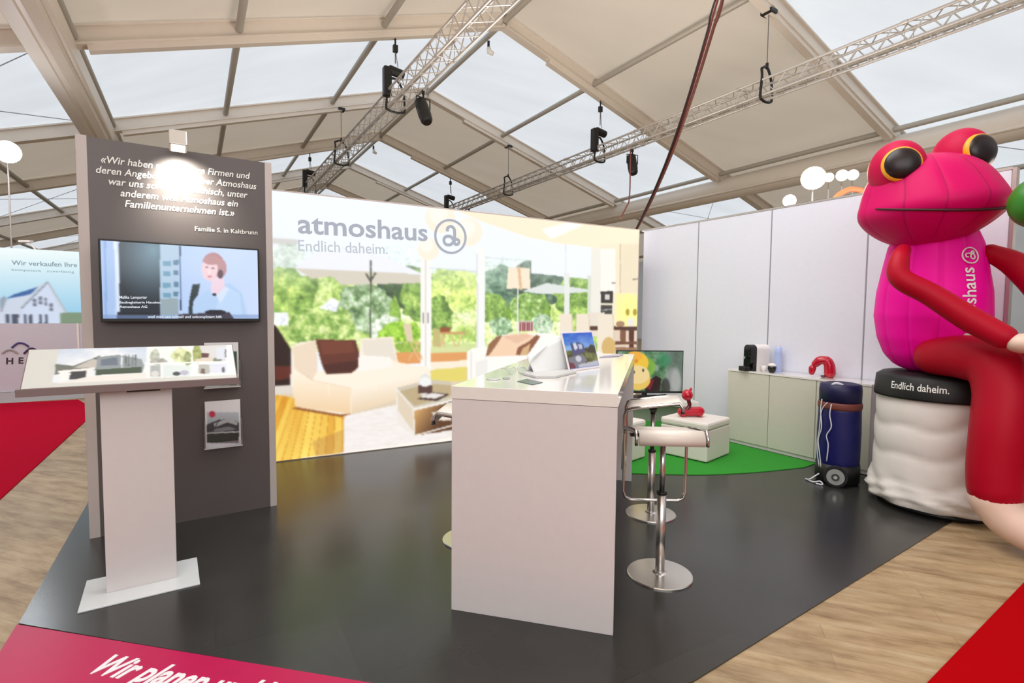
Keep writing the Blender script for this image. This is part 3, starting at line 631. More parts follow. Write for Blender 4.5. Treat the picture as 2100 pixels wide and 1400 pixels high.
for s, a, b, hh in (('Malika Lamparter', (245, 612), (302, 612), 6), ('Baubegleiterin Hausbau', (245, 622), (330, 622), 5), ('Atmoshaus AG', (245, 631), (302, 631), 5), ('weil man uns schnell und unkompliziert hilft', (303, 652), (455, 652), 6)):
    word(s, a, b, hh, TL + nT * .0735, nT, tvt, tv, off=.001, bold=.01)
# brochure holders with brochures
def paint_brochure(c):
    c.c[:] = (236, 236, 240)
    g = c.rect(424, 845, 490, 908, (0, 0, 0)); c.grad(g, (190, 198, 208), (150, 158, 160), (c.Y - 845) / 40)
    c.rect(424, 884, 490, 908, (46, 52, 48)); c.poly([(424, 884), (424, 870), (445, 862), (470, 858), (490, 866), (490, 886), (424, 888)], (60, 62, 66)); c.poly([(438, 868), (468, 857), (488, 866), (486, 872), (466, 866), (440, 876)], (176, 178, 184)); c.poly([(436, 880), (470, 874), (486, 880), (440, 886)], (120, 124, 130))
    c.line(424, 888, 490, 885, 2.4, (214, 214, 214)); c.line(436, 884, 450, 860, 1.4, (40, 40, 44)); c.ell(435, 849, 6.5, 6.5, (196, 54, 84))
def paint_brochure2(c):
    c.c[:] = (228, 230, 234); c.rect(424, 720, 486, 788, (60, 84, 70)); c.rect(424, 774, 486, 790, (20, 44, 30))
clear = mat('clear_acrylic', (238, 242, 244), .05, trans=.9)
def holder(px, lab, lab2, draw):
    Q = local_rect(TL, dT, nT, .02, *px)
    a0 = float(np.mean([(Q[0] - TL) @ dT, (Q[3] - TL) @ dT])); a1 = float(np.mean([(Q[1] - TL) @ dT, (Q[2] - TL) @ dT])); z1 = float((Q[0][2] + Q[1][2]) / 2); z0 = float((Q[2][2] + Q[3][2]) / 2)
    w = a1 - a0; h = z1 - z0
    t = thing('brochure_holder', lab, 'brochure holder', TL + dT * (a0 + a1) / 2 + np.array([0, 0, z0]), azT)
    mb = MB(); mb.box(-w / 2 - .006, w / 2 + .006, -.045, -.001, -.006, .0); obj('shelf', mb, white_paint, t)
    mb = MB(); mb.box(-w / 2 - .006, w / 2 + .006, -.047, -.044, 0, .035); obj('front_lip', mb, clear, t)
    mb = MB(); mb.box(-w / 2 - .006, -w / 2, -.045, -.001, 0, h * .6); obj('side_guide', mb, clear, t)
    mb = MB(); mb.box(w / 2, w / 2 + .006, -.045, -.001, 0, h * .6); obj('side_guide', mb, clear, t)
    b = thing('brochure', lab2, 'brochure', TL + dT * (a0 + a1) / 2 + nT * .02 + np.array([0, 0, z0 + .001]), azT)
    mb = MB(); mb.box(-w / 2 + .002, w / 2 - .002, -.004, .012, 0, h); obj('pages', mb, white_paint, b)
    picture('cover', TL + dT * (a0 + .004) + nT * .0255 + np.array([0, 0, z1]), dT, (0, 0, -1), w - .008, h - .002, 60, 80, draw, print_mat('glossy_print', rough=.25), b)
holder(((420, 822), (494, 821), (494, 912), (420, 917)), 'white wall holder low on the dark tower with a visible brochure', 'brochure with a house photo and a small red dot on the dark tower', paint_brochure)
holder(((419, 703), (490, 702), (490, 790), (419, 795)), 'upper wall holder on the dark tower, half hidden by the lectern board', 'brochure mostly hidden behind the lectern board on the dark tower', paint_brochure2)
# spotlight on top of the tower
lp = hit(365, 292, TL + nT * .22, nT)
sl = thing('clip_spotlight', 'small square silver spotlight reaching over the dark tower', 'spotlight', lp, azT)
Mh = Matrix.Rotation(math.radians(-18), 4, 'X')
mb = MB(); mb.box(-.048, .048, -.045, .045, -.04, .06, Mh); obj('lamp_head', mb, alu, sl, bevel=.006)
mb = MB(); mb.box(-.036, .036, -.036, .036, -.044, -.040, Mh); obj('lens', mb, emis('warm_white_lens', (255, 252, 236), 4), sl)
mb = MB(); mb.tube([(0, .03, .03), (0, .12, .04), (0, .28, .03), (0, .325, -.02)], .008, 8); mb.box(-.03, .03, .315, .345, -.16, -.01); obj('arm', mb, alu, sl, smooth=False)
spot('tower_spot', lp + np.array([0, 0, -.06]), hit(372, 385, TL, nT), 58, 100, 1., (1, .98, .86), .03)

# ================================================================== LECTERN
LC = np.array([-1.908, 2.662, 0]); 
lec = thing('lectern', 'white lectern with a slanted board of house pictures', 'lectern', LC, azT)
def LP(u, v, z): return LC + dT * u - nT * v + np.array([0, 0, z])   # v runs away from the viewer
mb = MB(); mb.box(-.25, .25, -.135, .215, .006, .014); obj('base_plate', mb, mat('glass_white_base', (214, 218, 220), .2), lec, bevel=.002)
mb = MB(); mb.box(-.15, .15, 0, .012, .014, 1.045); obj('front_panel', mb, white_lam, lec, bevel=.002)
mb = MB(); mb.box(-.142, .142, .014, .075, .014, 1.0); obj('column', mb, alu, lec, bevel=.003)
mb = MB(); mb.box(-.13, .13, .02, .07, 1.0, 1.085); mb.box(-.04, .1, -.03, .02, 1.03, 1.045); obj('bracket', mb, dark_steel, lec)
f0, f1 = G(37, 792, 1.055), G(483, 767, 1.055); k0, k1 = G(75.5, 718, 1.235), G(471, 706, 1.235)
uL = float(((f0 - LC) @ dT)); uR = float((f1 - LC) @ dT); vF = float(-np.mean([(f0 - LC) @ nT, (f1 - LC) @ nT])); vB = float(-np.mean([(k0 - LC) @ nT, (k1 - LC) @ nT]))
uL2 = float((k0 - LC) @ dT); uR2 = float((k1 - LC) @ dT)
print('lectern board', uL, uR, vF, vB, uL2, uR2)
vF = -.055; vB = .165; uL, uR = -.432, .452
F = LP(uL, vF, 1.073); Bk = LP(uL, vB, 1.245); up_ = (Bk - F) / np.linalg.norm(Bk - F); bn = np.cross(dT, up_); bn = bn if bn[2] > 0 else -bn; BL = np.linalg.norm(Bk - F)
def brd(u, s_, t_): return LP(u, vF, 1.073) + up_ * s_ + bn * t_
mb = MB()
c = [brd(u, s_, t_) for u in (uL, uR) for s_ in (0, BL) for t_ in (-.025, 0)]
mb.add(c, [(0, 1, 3, 2), (4, 6, 7, 5), (0, 4, 5, 1), (2, 3, 7, 6), (0, 2, 6, 4), (1, 5, 7, 3)])
tray_m = mat('taupe_tray', (122, 104, 104), .5); o = obj('slanted_board', mb, tray_m, lec, world_xyz=True); fix_normals(o)
mb = MB(); c = [LP(u, vF + y, z) for u in (uL - .012, uR + .006) for y in (-.022, .0) for z in (1.043, 1.079)]
mb.add(c, [(0, 1, 3, 2), (4, 6, 7, 5), (0, 4, 5, 1), (2, 3, 7, 6), (0, 2, 6, 4), (1, 5, 7, 3)]); o = obj('front_ledge', mb, tray_m, lec, world_xyz=True, bevel=.002); fix_normals(o)
def paint_board(c):
    c.c[:] = (206, 206, 200)
    g = c.poly([(121, 716), (306, 706), (306, 775), (107, 785)], (0, 0, 0)); c.grad(g, (178, 194, 214), (226, 230, 234), fbm(c.X, c.Y * 2, 40, 5) + (c.Y - 715) / 90)
    c.poly([(114, 746), (150, 750), (190, 735), (205, 728), (205, 758), (112, 768)], (112, 116, 108)); c.poly([(150, 754), (190, 736), (202, 738), (198, 754)], (190, 184, 176))
    c.poly([(118, 760), (196, 753), (196, 758), (120, 765)], (228, 226, 222)); c.poly([(120, 760), (144, 759), (140, 779), (124, 781)], (232, 232, 228)); c.poly([(146, 762), (178, 760), (176, 776), (142, 778)], (66, 64, 66)); c.poly([(178, 756), (192, 755), (190, 775), (178, 776)], (226, 228, 226))
    c.poly([(200, 732), (244, 727), (290, 736), (296, 750), (292, 764), (196, 769)], (140, 150, 152)); c.poly([(208, 737), (240, 732), (242, 748), (206, 750)], (106, 116, 128)); c.poly([(196, 758), (290, 752), (290, 764), (196, 769)], (70, 82, 66)); c.line(249, 724, 250, 752, 3, (232, 234, 240))
    for x in (258, 264, 272, 278): c.line(x, 728, x, 750, 2.2, (92, 96, 96))
    c.poly([(180, 772), (300, 764), (306, 776), (110, 787)], (226, 222, 216))
    c.poly([(300, 706), (480, 703), (485, 768), (300, 775)], (226, 232, 228))
    c.bush(318, 730, 10, 14, [(150, 156, 140), (206, 212, 200)], 6, 2); c.bush(324, 741, 18, 7, [(140, 142, 134), (190, 190, 184)], 5, 3); c.bush(372, 729, 22, 16, [(150, 160, 110), (206, 214, 160), (226, 230, 200)], 8, 4); c.bush(385, 735, 8, 14, [(120, 132, 90), (170, 182, 130)], 5, 6)
    g = c.rect(398, 708, 464, 742, (206, 206, 204)); c.bush(404, 726, 10, 18, [(120, 132, 70), (180, 190, 120)], 6, 8); c.rect(413, 724, 428, 733, (92, 58, 52)); c.poly([(400, 736), (440, 732), (456, 742), (400, 743)], (210, 200, 184)); c.ell(446, 738, 9, 5, (120, 130, 120)); c.rect(444, 712, 464, 736, (206, 212, 224)); c.rect(461, 716, 464, 732, (110, 112, 118))
    c.rect(308, 749, 329, 772, (168, 174, 174)); c.ell(318, 766, 8, 6, (210, 208, 204)); c.rect(334, 749, 393, 772, (212, 222, 220)); c.ell(362, 766, 8, 4, (70, 72, 76)); c.ell(378, 764, 9, 5, (180, 178, 196)); c.rect(407, 747, 430, 766, (176, 176, 170)); c.rect(412, 756, 420, 766, (110, 92, 84)); c.rect(431, 746, 466, 764, (210, 214, 226)); c.ell(458, 758, 3, 6, (90, 94, 100))
    c.line(393, 706, 394, 770, 3, (240, 240, 236)); c.line(300, 745, 482, 741, 2.6, (240, 240, 238)); c.line(331, 747, 332, 774, 3, (238, 238, 236)); c.line(468, 703, 472, 768, 3, (244, 244, 242))
picture('printed_board', brd(uL + .004, BL - .004, .002), dT, -up_, uR - uL - .008, BL - .008, 260, 80, paint_board, print_mat('satin_print', rough=.3), lec)

# ================================================================== COUNTER
CA = math.radians(14.8); dC = np.array([math.cos(CA), -math.sin(CA), 0]); eC = np.array([math.sin(CA), math.cos(CA), 0])
C0 = np.array([-.283, 2.478, 0]); CWD, CLN, CHT = .772, 2.28, 1.097
def CPt(u, v, z=CHT): return C0 + dC * u + eC * v + np.array([0, 0, z])
ctr = thing('bar_counter', 'tall white bar counter standing in the middle of the booth', 'counter', C0, -CA)
mb = MB(); mb.box(0, CWD, 0, .03, .006, CHT - .062); obj('end_panel', mb, white_lam, ctr, bevel=.0015, label='near white end panel')
mb = MB(); mb.box(0, CWD, CLN - .04, CLN, .006, CHT - .062); obj('end_panel', mb, white_lam, ctr, bevel=.0015, label='far white end panel')
mb = MB(); mb.box(.04, .06, .031, CLN - .041, .55, CHT - .062); obj('rear_apron', mb, white_lam, ctr)
mb = MB(); mb.box(-.002, CWD + .002, -.003, CLN + .003, CHT - .06, CHT); obj('worktop', mb, white_top, ctr, bevel=.002)
# tablet computer
b0, b1 = G(1168, 762, CHT + .002), G(1231, 753, CHT + .002); td = (b1 - b0) / np.linalg.norm(b1 - b0); TW = float(np.linalg.norm(b1 - b0))
tn = np.array([td[1], -td[0], 0]); tu = np.array([0, 0, 1.]) * math.cos(math.radians(16)) - tn * math.sin(math.radians(16)); tnn = tn * math.cos(math.radians(16)) + np.array([0, 0, 1]) * math.sin(math.radians(16))
TH = TW * .70
tab = thing('tablet_computer', 'white tablet propped upright on the counter showing a building under blue sky', 'tablet', b0, math.atan2(td[1], td[0]))
def tb(u, v, w): return b0 + td * u + tu * v + tnn * w
def qbox(mb, f, u0, u1, v0, v1, w0, w1):
    c = [f(u, v, w) for u in (u0, u1) for v in (v0, v1) for w in (w0, w1)]
    return mb.add(c, [(0, 1, 3, 2), (4, 6, 7, 5), (0, 4, 5, 1), (2, 3, 7, 6), (0, 2, 6, 4), (1, 5, 7, 3)])
o = obj('case', qbox(MB(), tb, 0, TW, 0, TH, -.008, 0), mat('white_plastic', (232, 228, 232), .3), tab, world_xyz=True, bevel=.003); fix_normals(o)
def paint_tab(c):
    c.c[:] = (70, 140, 220); g = c.inside([(0, 0), (1, 0), (1, .5), (0, .5)]); c.grad(g, (30, 96, 206), (140, 190, 236), c.Y / .5 + (fbm(c.X, c.Y * 3, .3, 3) - .5))
    g = c.inside([(0, .5), (1, .42), (1, 1), (0, 1)]); c.leaves(g, [(40, 62, 44), (86, 110, 52), (140, 156, 96)], .16, 7)
    c.poly([(.7, .5), (.85, .36), (1, .4), (1, .62), (.7, .6)], (40, 70, 44)); c.poly([(.18, .3), (.24, .24), (.3, .34), (.42, .26), (.6, .34), (.62, .56), (.2, .66)], (70, 96, 130)); c.poly([(.26, .3), (.36, .28), (.4, .44), (.28, .5)], (222, 228, 240)); c.poly([(.42, .32), (.56, .34), (.56, .46), (.44, .48)], (190, 204, 226))
    c.poly([(.02, .68), (.5, .62), (.62, .8), (.4, 1), (0, 1)], (120, 134, 140)); c.ell(.34, .74, .1, .09, (206, 214, 222)); c.poly([(.3, .9), (1, .84), (1, 1), (.3, 1)], (190, 198, 206)); c.poly([(0, .8), (.16, .86), (.2, 1), (0, 1)], (110, 70, 70))
picture('screen', tb(.010, TH - .012, .0015), td, -tu, TW - .02, TH - .026, 80, 56, paint_tab, print_mat('tablet_screen_glow', glow=.9, rough=.1), tab, pxmap=lambda a, b: (a, b))
o = obj('kickstand', qbox(MB(), lambda u, v, w: b0 + td * u + (np.array([0, 0, 1]) * .93 + tn * .10) * v - tn * (.115 + w), TW * .2, TW * .55, 0.0, TH * .5, 0, .004), black_pl, tab, world_xyz=True); fix_normals(o)
# white display book standing left of the tablet
pbase = G(1100, 764, CHT + .002); pr = G(1166, 757, CHT + .002) ; pd = (pr - pbase) / np.linalg.norm(pr - pbase)
pn = np.array([pd[1], -pd[0], 0])
db = thing('ring_binder', 'white ring binder standing open behind the papers on the counter', 'ring binder', pr, math.atan2(pd[1], pd[0]))
wpp = .34
def sheet(side, curl, w, h):
    mb = MB(); N = 10
    for i in range(N + 1):
        for j in range(N + 1):
            u = -w * i / N; v = h * j / N; x = curl * (i / N) ** 2 * (j / N)
            v2 = v * (1 - .55 * (i / N) ** 1.3)
            p = pr + pd * u + np.array([0, 0, v2]) + side * pn * (.012 + .12 * (1 - j / N) * h) - side * pn * x
            mb.v.append(tuple(p))
    for i in range(N):
        for j in range(N): a_ = i * (N + 1) + j; mb.f.append((a_, a_ + 1, a_ + N + 2, a_ + N + 1))
    return mb
paper = mat('white_paper', (232, 234, 234), .5)
for sd in (1, -1):
    o = obj('cover', sheet(sd, .04, wpp, .215), paper, db, world_xyz=True, smooth=True); md = o.modifiers.new('thick', 'SOLIDIFY'); md.thickness = .003
for z in (.06, .15, .19):
    mb = MB(); cpt = pr + pd * .004 + np.array([0, 0, z]); mb.tube([cpt + pn * .014 * math.cos(t) + np.array([0, 0, .005]) * math.sin(t) + pd * .012 * math.sin(t) for t in np.linspace(0, 2 * PI, 17)[:-1]], .0025, 6, closed=True); obj('ring', mb, chrome, db, world_xyz=True)
# papers on the counter
def flat_item(name, label, cat, px, z, th, m, group=None, curl=0.):
    P = [G(x, y, CHT + z) for x, y in px]; c = sum(P) / len(P); t = thing(name, label, cat, (c[0], c[1], CHT + z), 0.)
    mb = MB(); n = len(P)
    mb.add([(p[0], p[1], CHT + z) for p in P] + [(p[0], p[1], CHT + z + th) for p in P], [tuple(range(n - 1, -1, -1)), tuple(range(n, 2 * n))] + [(i, (i + 1) % n, n + (i + 1) % n, n + i) for i in range(n)])
    o = obj('pages' if cat in ('magazine', 'booklet') else 'sheet', mb, m, t, world_xyz=True, bevel=.001); fix_normals(o); return t
flat_item('magazine', 'pale grey magazine lying in front of the tablet on the counter', 'magazine', ((1070, 768), (1100, 753), (1160, 756), (1182, 765), (1140, 775), (1098, 775)), .001, .012, mat('magazine_paper', (196, 196, 194), .4))
flat_item('flyer', 'dark green flyer near the front edge of the counter', 'flyer', ((1060, 782), (1080, 777), (1114, 784), (1092, 789)), .001, .002, mat('dark_green_print', (74, 96, 88), .25))
flat_item('booklet', 'thin grey booklet at the far end of the counter top', 'booklet', ((1229, 733), (1240, 730), (1278, 727), (1268, 731)), .001, .006, mat('lilac_grey_cover', (168, 166, 186), .4))
# crumpled clear wrappers / spectacles
gl = G(1060, 764, CHT + .012)
sp_ = thing('spectacles', 'pair of clear rimmed spectacles beside the magazine on the counter', 'spectacles', (gl[0], gl[1], CHT + .002), .5)
mb = MB()
for sx in (-.032, .032): mb.tube([(sx + .026 * math.cos(t), 0, .022 + .02 * math.sin(t)) for t in np.linspace(0, 2 * PI, 21)[:-1]], .0022, 6, closed=True)
mb.tube([(-.008, 0, .026), (0, 0, .031), (.008, 0, .026)], .0018, 6); obj('rim', mb, satin, sp_, smooth=True)
for sx in (-.058, .058):
    mb = MB(); mb.tube([(sx, 0, .03), (sx * 1.02, .08, .03), (sx, .125, .012)], .0018, 6); obj('temple', mb, satin, sp_)
mb = MB()
for sx in (-.032, .032): mb.add([(sx + .025 * math.cos(t), .0005, .022 + .019 * math.sin(t)) for t in np.linspace(0, 2 * PI, 17)[:-1]] + [(sx + .025 * math.cos(t), -.0005, .022 + .019 * math.sin(t)) for t in np.linspace(0, 2 * PI, 17)[:-1]], [tuple(range(16)), tuple(range(31, 15, -1))])
obj('lens', mb, clear, sp_)
for k, (x, y, lab) in enumerate(((1012, 778, 'small round clear sample disc nearest the left edge of the counter'), (1038, 777, 'small grey sample disc beside the dark green flyer'))):
    g_ = G(x, y, CHT); mb = MB(); R_ = .036 if k == 0 else .02
    mb.lathe([(R_ * .9, 0), (R_, .002), (R_, .005), (R_ * .9, .008)], 24); o = obj('sample_disc', mb, mat('smoky_disc_%s' % ('a', 'b')[k], (196, 200, 196) if k == 0 else (170, 174, 170), .15), None, smooth=False); o.location = (g_[0], g_[1], CHT); tag(o, lab, 'disc')

# ================================================================== STOOLS
def make_stool(x, y, rz, lab, hz=.80, base_r=.177):
    t = thing('bar_stool', lab, 'stool', (x, y, .006), rz, 'bar stools around the white counter')
    mb = MB(); mb.lathe([(base_r, 0), (base_r, .006), (base_r - .004, .010), (.04, .014), (.026, .02), (.025, .03)], 48); obj('base', mb, satin, t, smooth=False, bevel=0)
    mb = MB(); mb.tube([(0, 0, .02), (0, 0, .46)], .025, 20); obj('column', mb, satin, t, smooth=True)
    mb = MB(); mb.tube([(0, 0, .455), (0, 0, .468)], .028, 20); obj('collar', mb, black_pl, t, smooth=True)
    mb = MB(); mb.tube([(0, 0, .46), (0, 0, hz - .07)], .015, 16); obj('gas_lift', mb, satin, t, smooth=True)
    mb = MB(); mb.lathe([(.016, 0), (.018, .02), (.035, .045), (.035, .055)], 20, (0, 0, hz - .075)); mb.tube([(.0, 0, hz - .04), (.09, -.03, hz - .045), (.16, -.05, hz - .052)], .004, 6); obj('lift_lever', mb, dark_steel, t)
    # seat shell: wide plate with its rear edge rolled down
    w, N = .165, 14; prof = []
    prof = [(-.186, hz - .030), (-.190, hz - .004), (-.184, hz + .018), (-.170, hz + .028), (-.150, hz + .030)] + [(-.150 + .32 * q / 8, hz + .030 - .052 * q / 8 - .006 * math.sin(PI * q / 8)) for q in range(1, 9)]
    vs = []; fs = []
    for j, x_ in enumerate((-w, w)):
        for (yy, zz) in prof: vs.append((x_, yy, zz))
    n = len(prof)
    fs = [(i, i + 1, n + i + 1, n + i) for i in range(n - 1)]
    mb = MB(); mb.add(vs, fs); o = obj('seat', mb, mat('white_seat_veneer', (226, 216, 206), .35), t, smooth=True); md = o.modifiers.new('thick', 'SOLIDIFY'); md.thickness = .012; md.offset = -1
    # flat steel loop round the seat that drops in front and forms the footrest
    W2 = w + .014; loop = []
    loop += [(-W2, -.188, hz - .032), (-W2, -.190, hz + .004), (-W2, -.168, hz + .036), (-W2, .0, hz + .012), (-W2, .145, hz - .014), (-W2, .178, hz - .026), (-W2, .19, hz - .06), (-W2, .195, hz - .40), (-W2 + .012, .195, hz - .435), (-W2 + .045, .195, hz - .45)]
    full = loop + [(-x_, y_, z_) for (x_, y_, z_) in loop[::-1]]
    mb = MB(); mb.tube(full, .011, 8, sx=.8, sy=1.2); obj('frame_loop', mb, chrome, t, smooth=True)
    mb = MB(); mb.box(-W2, W2, -.02, .02, hz - .026, hz - .014); obj('cross_bar', mb, dark_steel, t)
    return t
make_stool(.829, 2.837, math.radians(-3), 'nearest chrome bar stool with a white seat, right of the counter')
make_stool(1.009, 3.718, math.radians(76), 'chrome bar stool behind the nearest one, its footrest facing the counter')
make_stool(-.262, 3.27, math.radians(-95), 'bar stool on the left of the counter, only its round base showing', base_r=.168)

# ================================================================== GREEN CORNER
gm = mat('green_carpet', (38, 142, 34), .95, noise=.12, nscale=120, bump=.25)
arc = [G(1280, 972), G(1380, 974.5), G(1450, 975), G(1550, 970), G(1650, 960)]
ap = smooth_path(arc, 5)
CF = np.array([2.72, 5.425, 0])
tip_ = float((ap[-1] - CF) @ DV)
gpts = [p[:2] for p in ap] + [tuple((CF + DV * (tip_ - .02) + NV * .0)[:2]), tuple((CF - DV * .95 + NV * .0)[:2]), (1.9, 7.2), (1.72, 6.95), (.35, 6.2), (.35, 5.0)]
slab('green_carpet_patch', gpts, .006, .012, gm, 'green carpet patch in the corner behind the counter', 'carpet')
# cabinets
CF = np.array([2.72, 5.425, 0]) ; cd = DV; cn = NV
def onfront(px): d = ray(px, 800); k = d[0] / d[1]; return (k * CF[1] - CF[0]) / (cd[0] - k * cd[1])
us = [onfront(1492), onfront(1577), onfront(1674)]; us.append(us[2] + (us[2] - us[1])); 
cabm = mat('cream_cabinet_front', (206, 203, 190), .4)
for i in range(3):
    a_, b_ = us[i], us[i + 1]; p = CF + cd * a_
    t = thing('cabinet', ('white low cabinet under the coffee machine', 'white low cabinet under the red balloon animal', 'white low cabinet mostly hidden behind the blue trolley bag')[i], 'cabinet', p, math.atan2(cd[1], cd[0]), 'low cabinets along the white wall')
    w = b_ - a_
    mb = MB(); mb.box(.001, w - .001, .02, .305, .05, .812); obj('body', mb, white_lam, t)
    mb = MB(); mb.box(.001, w - .001, .012, .30, .013, .05); obj('plinth', mb, white_lam, t)
    mb = MB(); mb.box(.003, w - .003, 0, .019, .052, .81); obj('door', mb, cabm, t, bevel=.0015)
ct = thing('worktop_board', 'continuous white top board across the low cabinets', 'worktop', CF + cd * us[0], math.atan2(cd[1], cd[0]))
mb = MB(); mb.box(-.004, us[3] - us[0], -.006, .308, .813, .832); obj('board', mb, white_top, ct, bevel=.001)
ZC = .832
def cpt(px, py, dep=None):
    return G(px, py, ZC)
def cab_at(px, inset):   # point on cabinet top at image column px, inset m behind the front edge
    q = CF - cn * inset; d = ray(px, 760); k = d[0] / d[1]; s_ = (k * q[1] - q[0]) / (cd[0] - k * cd[1]); r_ = q + cd * s_; return (float(r_[0]), float(r_[1]), ZC)
azc = math.atan2(cd[1], cd[0])
cm = thing('coffee_machine', 'slim black and white capsule coffee machine on the low cabinet', 'coffee machine', cab_at(1552, .15), azc - .25)
def arch(w, h, y0, y1, mb, n=12):
    pts = [(-w, 0)] + [(-w * math.cos(t), h - w + w * math.sin(t)) for t in np.linspace(0, PI, n)] + [(w, 0)]
    m_ = len(pts); mb.add([(x, y0, z) for x, z in pts] + [(x, y1, z) for x, z in pts], [tuple(range(m_)), tuple(range(2 * m_ - 1, m_ - 1, -1))] + [(i, m_ + i, m_ + (i + 1) % m_, (i + 1) % m_) for i in range(m_)]); return mb
mr = Matrix.Rotation(PI / 2 * -1, 4, 'Z')
o = obj('front_body', arch(.05, .285, -.14, -.05, MB()), black_gl, cm, smooth=False, bevel=.004); fix_normals(o)
o = obj('rear_body', arch(.052, .285, -.05, .12, MB()), white_paint, cm, bevel=.004); fix_normals(o)
mb = MB(); mb.box(-.055, .055, -.2, -.14, 0, .05); obj('drip_tray', mb, black_pl, cm, bevel=.008)
mb = MB(); mb.tube([(0, -.15, .15), (0, -.17, .15), (0, -.17, .13)], .012, 8); obj('spout', mb, chrome, cm)
fr = thing('milk_frother', 'small dark cup shaped milk frother right of the coffee machine', 'milk frother', cab_at(1583, .10), 0)
mb = MB(); mb.lathe([(.02, 0), (.034, .01), (.042, .04), (.042, .068)], 24); obj('cup', mb, black_gl, fr, smooth=True)
mb = MB(); mb.lathe([(.042, .069), (.040, .085), (.02, .098), (.006, .1)], 24); obj('lid', mb, white_paint, fr, smooth=True)
bt = thing('water_bottle', 'pale blue clear bottle at the back of the low cabinet', 'bottle', cab_at(1595, .24), 0)
mb = MB(); mb.lathe([(.034, 0), (.038, .008), (.036, .1), (.038, .2), (.037, .255), (.02, .272)], 24); obj('body', mb, mat('pale_blue_plastic', (178, 196, 240), .2, coat=.3), bt, smooth=True)
mb = MB(); mb.lathe([(.018, .272), (.018, .29)], 16); obj('cap', mb, white_paint, bt)
ccup = thing('coffee_cup', 'small white cup on the cabinet beside the coffee machine', 'cup', cab_at(1567, .12), 0)
mb = MB(); mb.lathe([(.018, 0), (.028, .02), (.034, .06), (.031, .06), (.024, .02), (.01, .008)], 24); obj('bowl', mb, white_paint, ccup, smooth=True)
mb = MB(); mb.tube([(.03, 0, .05), (.045, 0, .045), (.044, 0, .025), (.027, 0, .02)], .004, 6); obj('handle', mb, white_paint, ccup, smooth=True)
# poufs
pf = mat('white_leatherette', (228, 222, 214), .45, nscale=60, bump=.05)
def pouf(c, d, w, h, lab):
    az = math.atan2(d[1], d[0]); t = thing('pouf', lab, 'pouf', (c[0], c[1], .012), az, 'white cube poufs on the green carpet')
    mb = MB(); mb.box(0, w, 0, w, .008, h - .075); obj('body', mb, pf, t, bevel=.012)
    mb = MB(); mb.box(-.004, w + .004, -.004, w + .004, h - .073, h); obj('cushion_top', mb, pf, t, bevel=.022)
n1 = G(1449, 953); n2 = G(1504, 930); dpf = (n2 - n1) / np.linalg.norm(n2 - n1)
dpf = np.array([.72, .69, 0]); pouf(n1, dpf, .50, .385, 'white cube pouf on the green carpet with a red balloon animal on it')
n1b = G(1299, 952); pouf(n1b + np.array([.0, 0, 0]) + np.array([-.36, -.34, 0]) * .0 - np.array([.36, .34, 0]) * 1.0 + np.array([.19, .22, 0]), dpf, .46, .385, 'white cube pouf close behind the far right end of the counter')
# low table with screen
mt = thing('low_table', 'low white media table in the booth corner under the second screen', 'table', (1.62, 6.02, .012), math.radians(0))
mb = MB(); mb.box(-.62, .46, -.22, .26, .40, .455); obj('table_top', mb, white_top, mt, bevel=.004)
mb = MB(); mb.box(-.60, -.56, -.2, .24, 0, .40); obj('leg_panel', mb, white_lam, mt)
mb = MB(); mb.box(.40, .44, -.2, .24, 0, .40); obj('leg_panel', mb, white_lam, mt)
mb = MB(); mb.box(-.56, .40, .18, .2, .16, .40); obj('back_panel', mb, white_lam, mt)
mon = thing('television', 'smaller television on the low table showing a yellow flower face and green leaves', 'television', (1.56, 6.13, .467), math.radians(2))
HM = .50; 
mb = MB(); mb.box(-.34, .45, 0, .035, .045, .045 + HM); obj('case', mb, black_pl, mon, bevel=.004)
mb = MB(); mb.box(-.18, .18, -.08, .1, 0, .012); mb.box(-.03, .03, .005, .03, .01, .06); obj('stand', mb, black_pl, mon, bevel=.002)
def paint_mon(c):
    c.c[:] = (60, 84, 66); c.leaves(np.ones(len(c.X), bool), [(24, 44, 30), (46, 92, 58), (96, 140, 104), (150, 168, 156)], 14, 5)
    c.poly([(1365, 720), (1400, 720), (1400, 806), (1375, 806)], (104, 112, 108), .7); c.ell(1380, 785, 17, 30, (146, 150, 146), .9, .3); c.ell(1386, 780, 10, 24, (176, 178, 176), .7, .5); c.ell(1365, 795, 9, 20, (40, 48, 44), .8, .3); c.ell(1362, 738, 14, 14, (54, 140, 96), .7, .5)
    c.poly([(1322, 806), (1326, 784), (1345, 770), (1356, 776), (1352, 806)], (20, 10, 14)); c.poly([(1320, 792), (1330, 778), (1342, 778), (1334, 800)], (110, 22, 34)); c.ell(1332, 752, 12, 18, (130, 180, 60), .8, .3)
    c.ell(1308, 744, 22, 22, (240, 196, 60)); c.ell(1302, 730, 16, 10, (246, 176, 60)); c.ell(1308, 778, 26, 22, (232, 196, 96)); c.ell(1307, 768, 25, 19, (240, 214, 150)); c.ell(1300, 763, 2.2, 3.2, (60, 60, 54)); c.ell(1319, 759, 2.2, 3.2, (60, 60, 54)); c.ell(1304, 740, 5, 4, (226, 140, 40))
mo = np.array([1.56, 6.13, .467]); a2 = math.radians(2); mx_ = np.array([math.cos(a2), math.sin(a2), 0]); my_ = np.array([-math.sin(a2), math.cos(a2), 0])
picture('screen', mo + mx_ * -.33 - my_ * .0015 + np.array([0, 0, .045 + HM - .01]), mx_, (0, 0, -1), .77, HM - .035, 150, 84, paint_mon, print_mat('corner_screen_glow', glow=.95, rough=.15), mon)
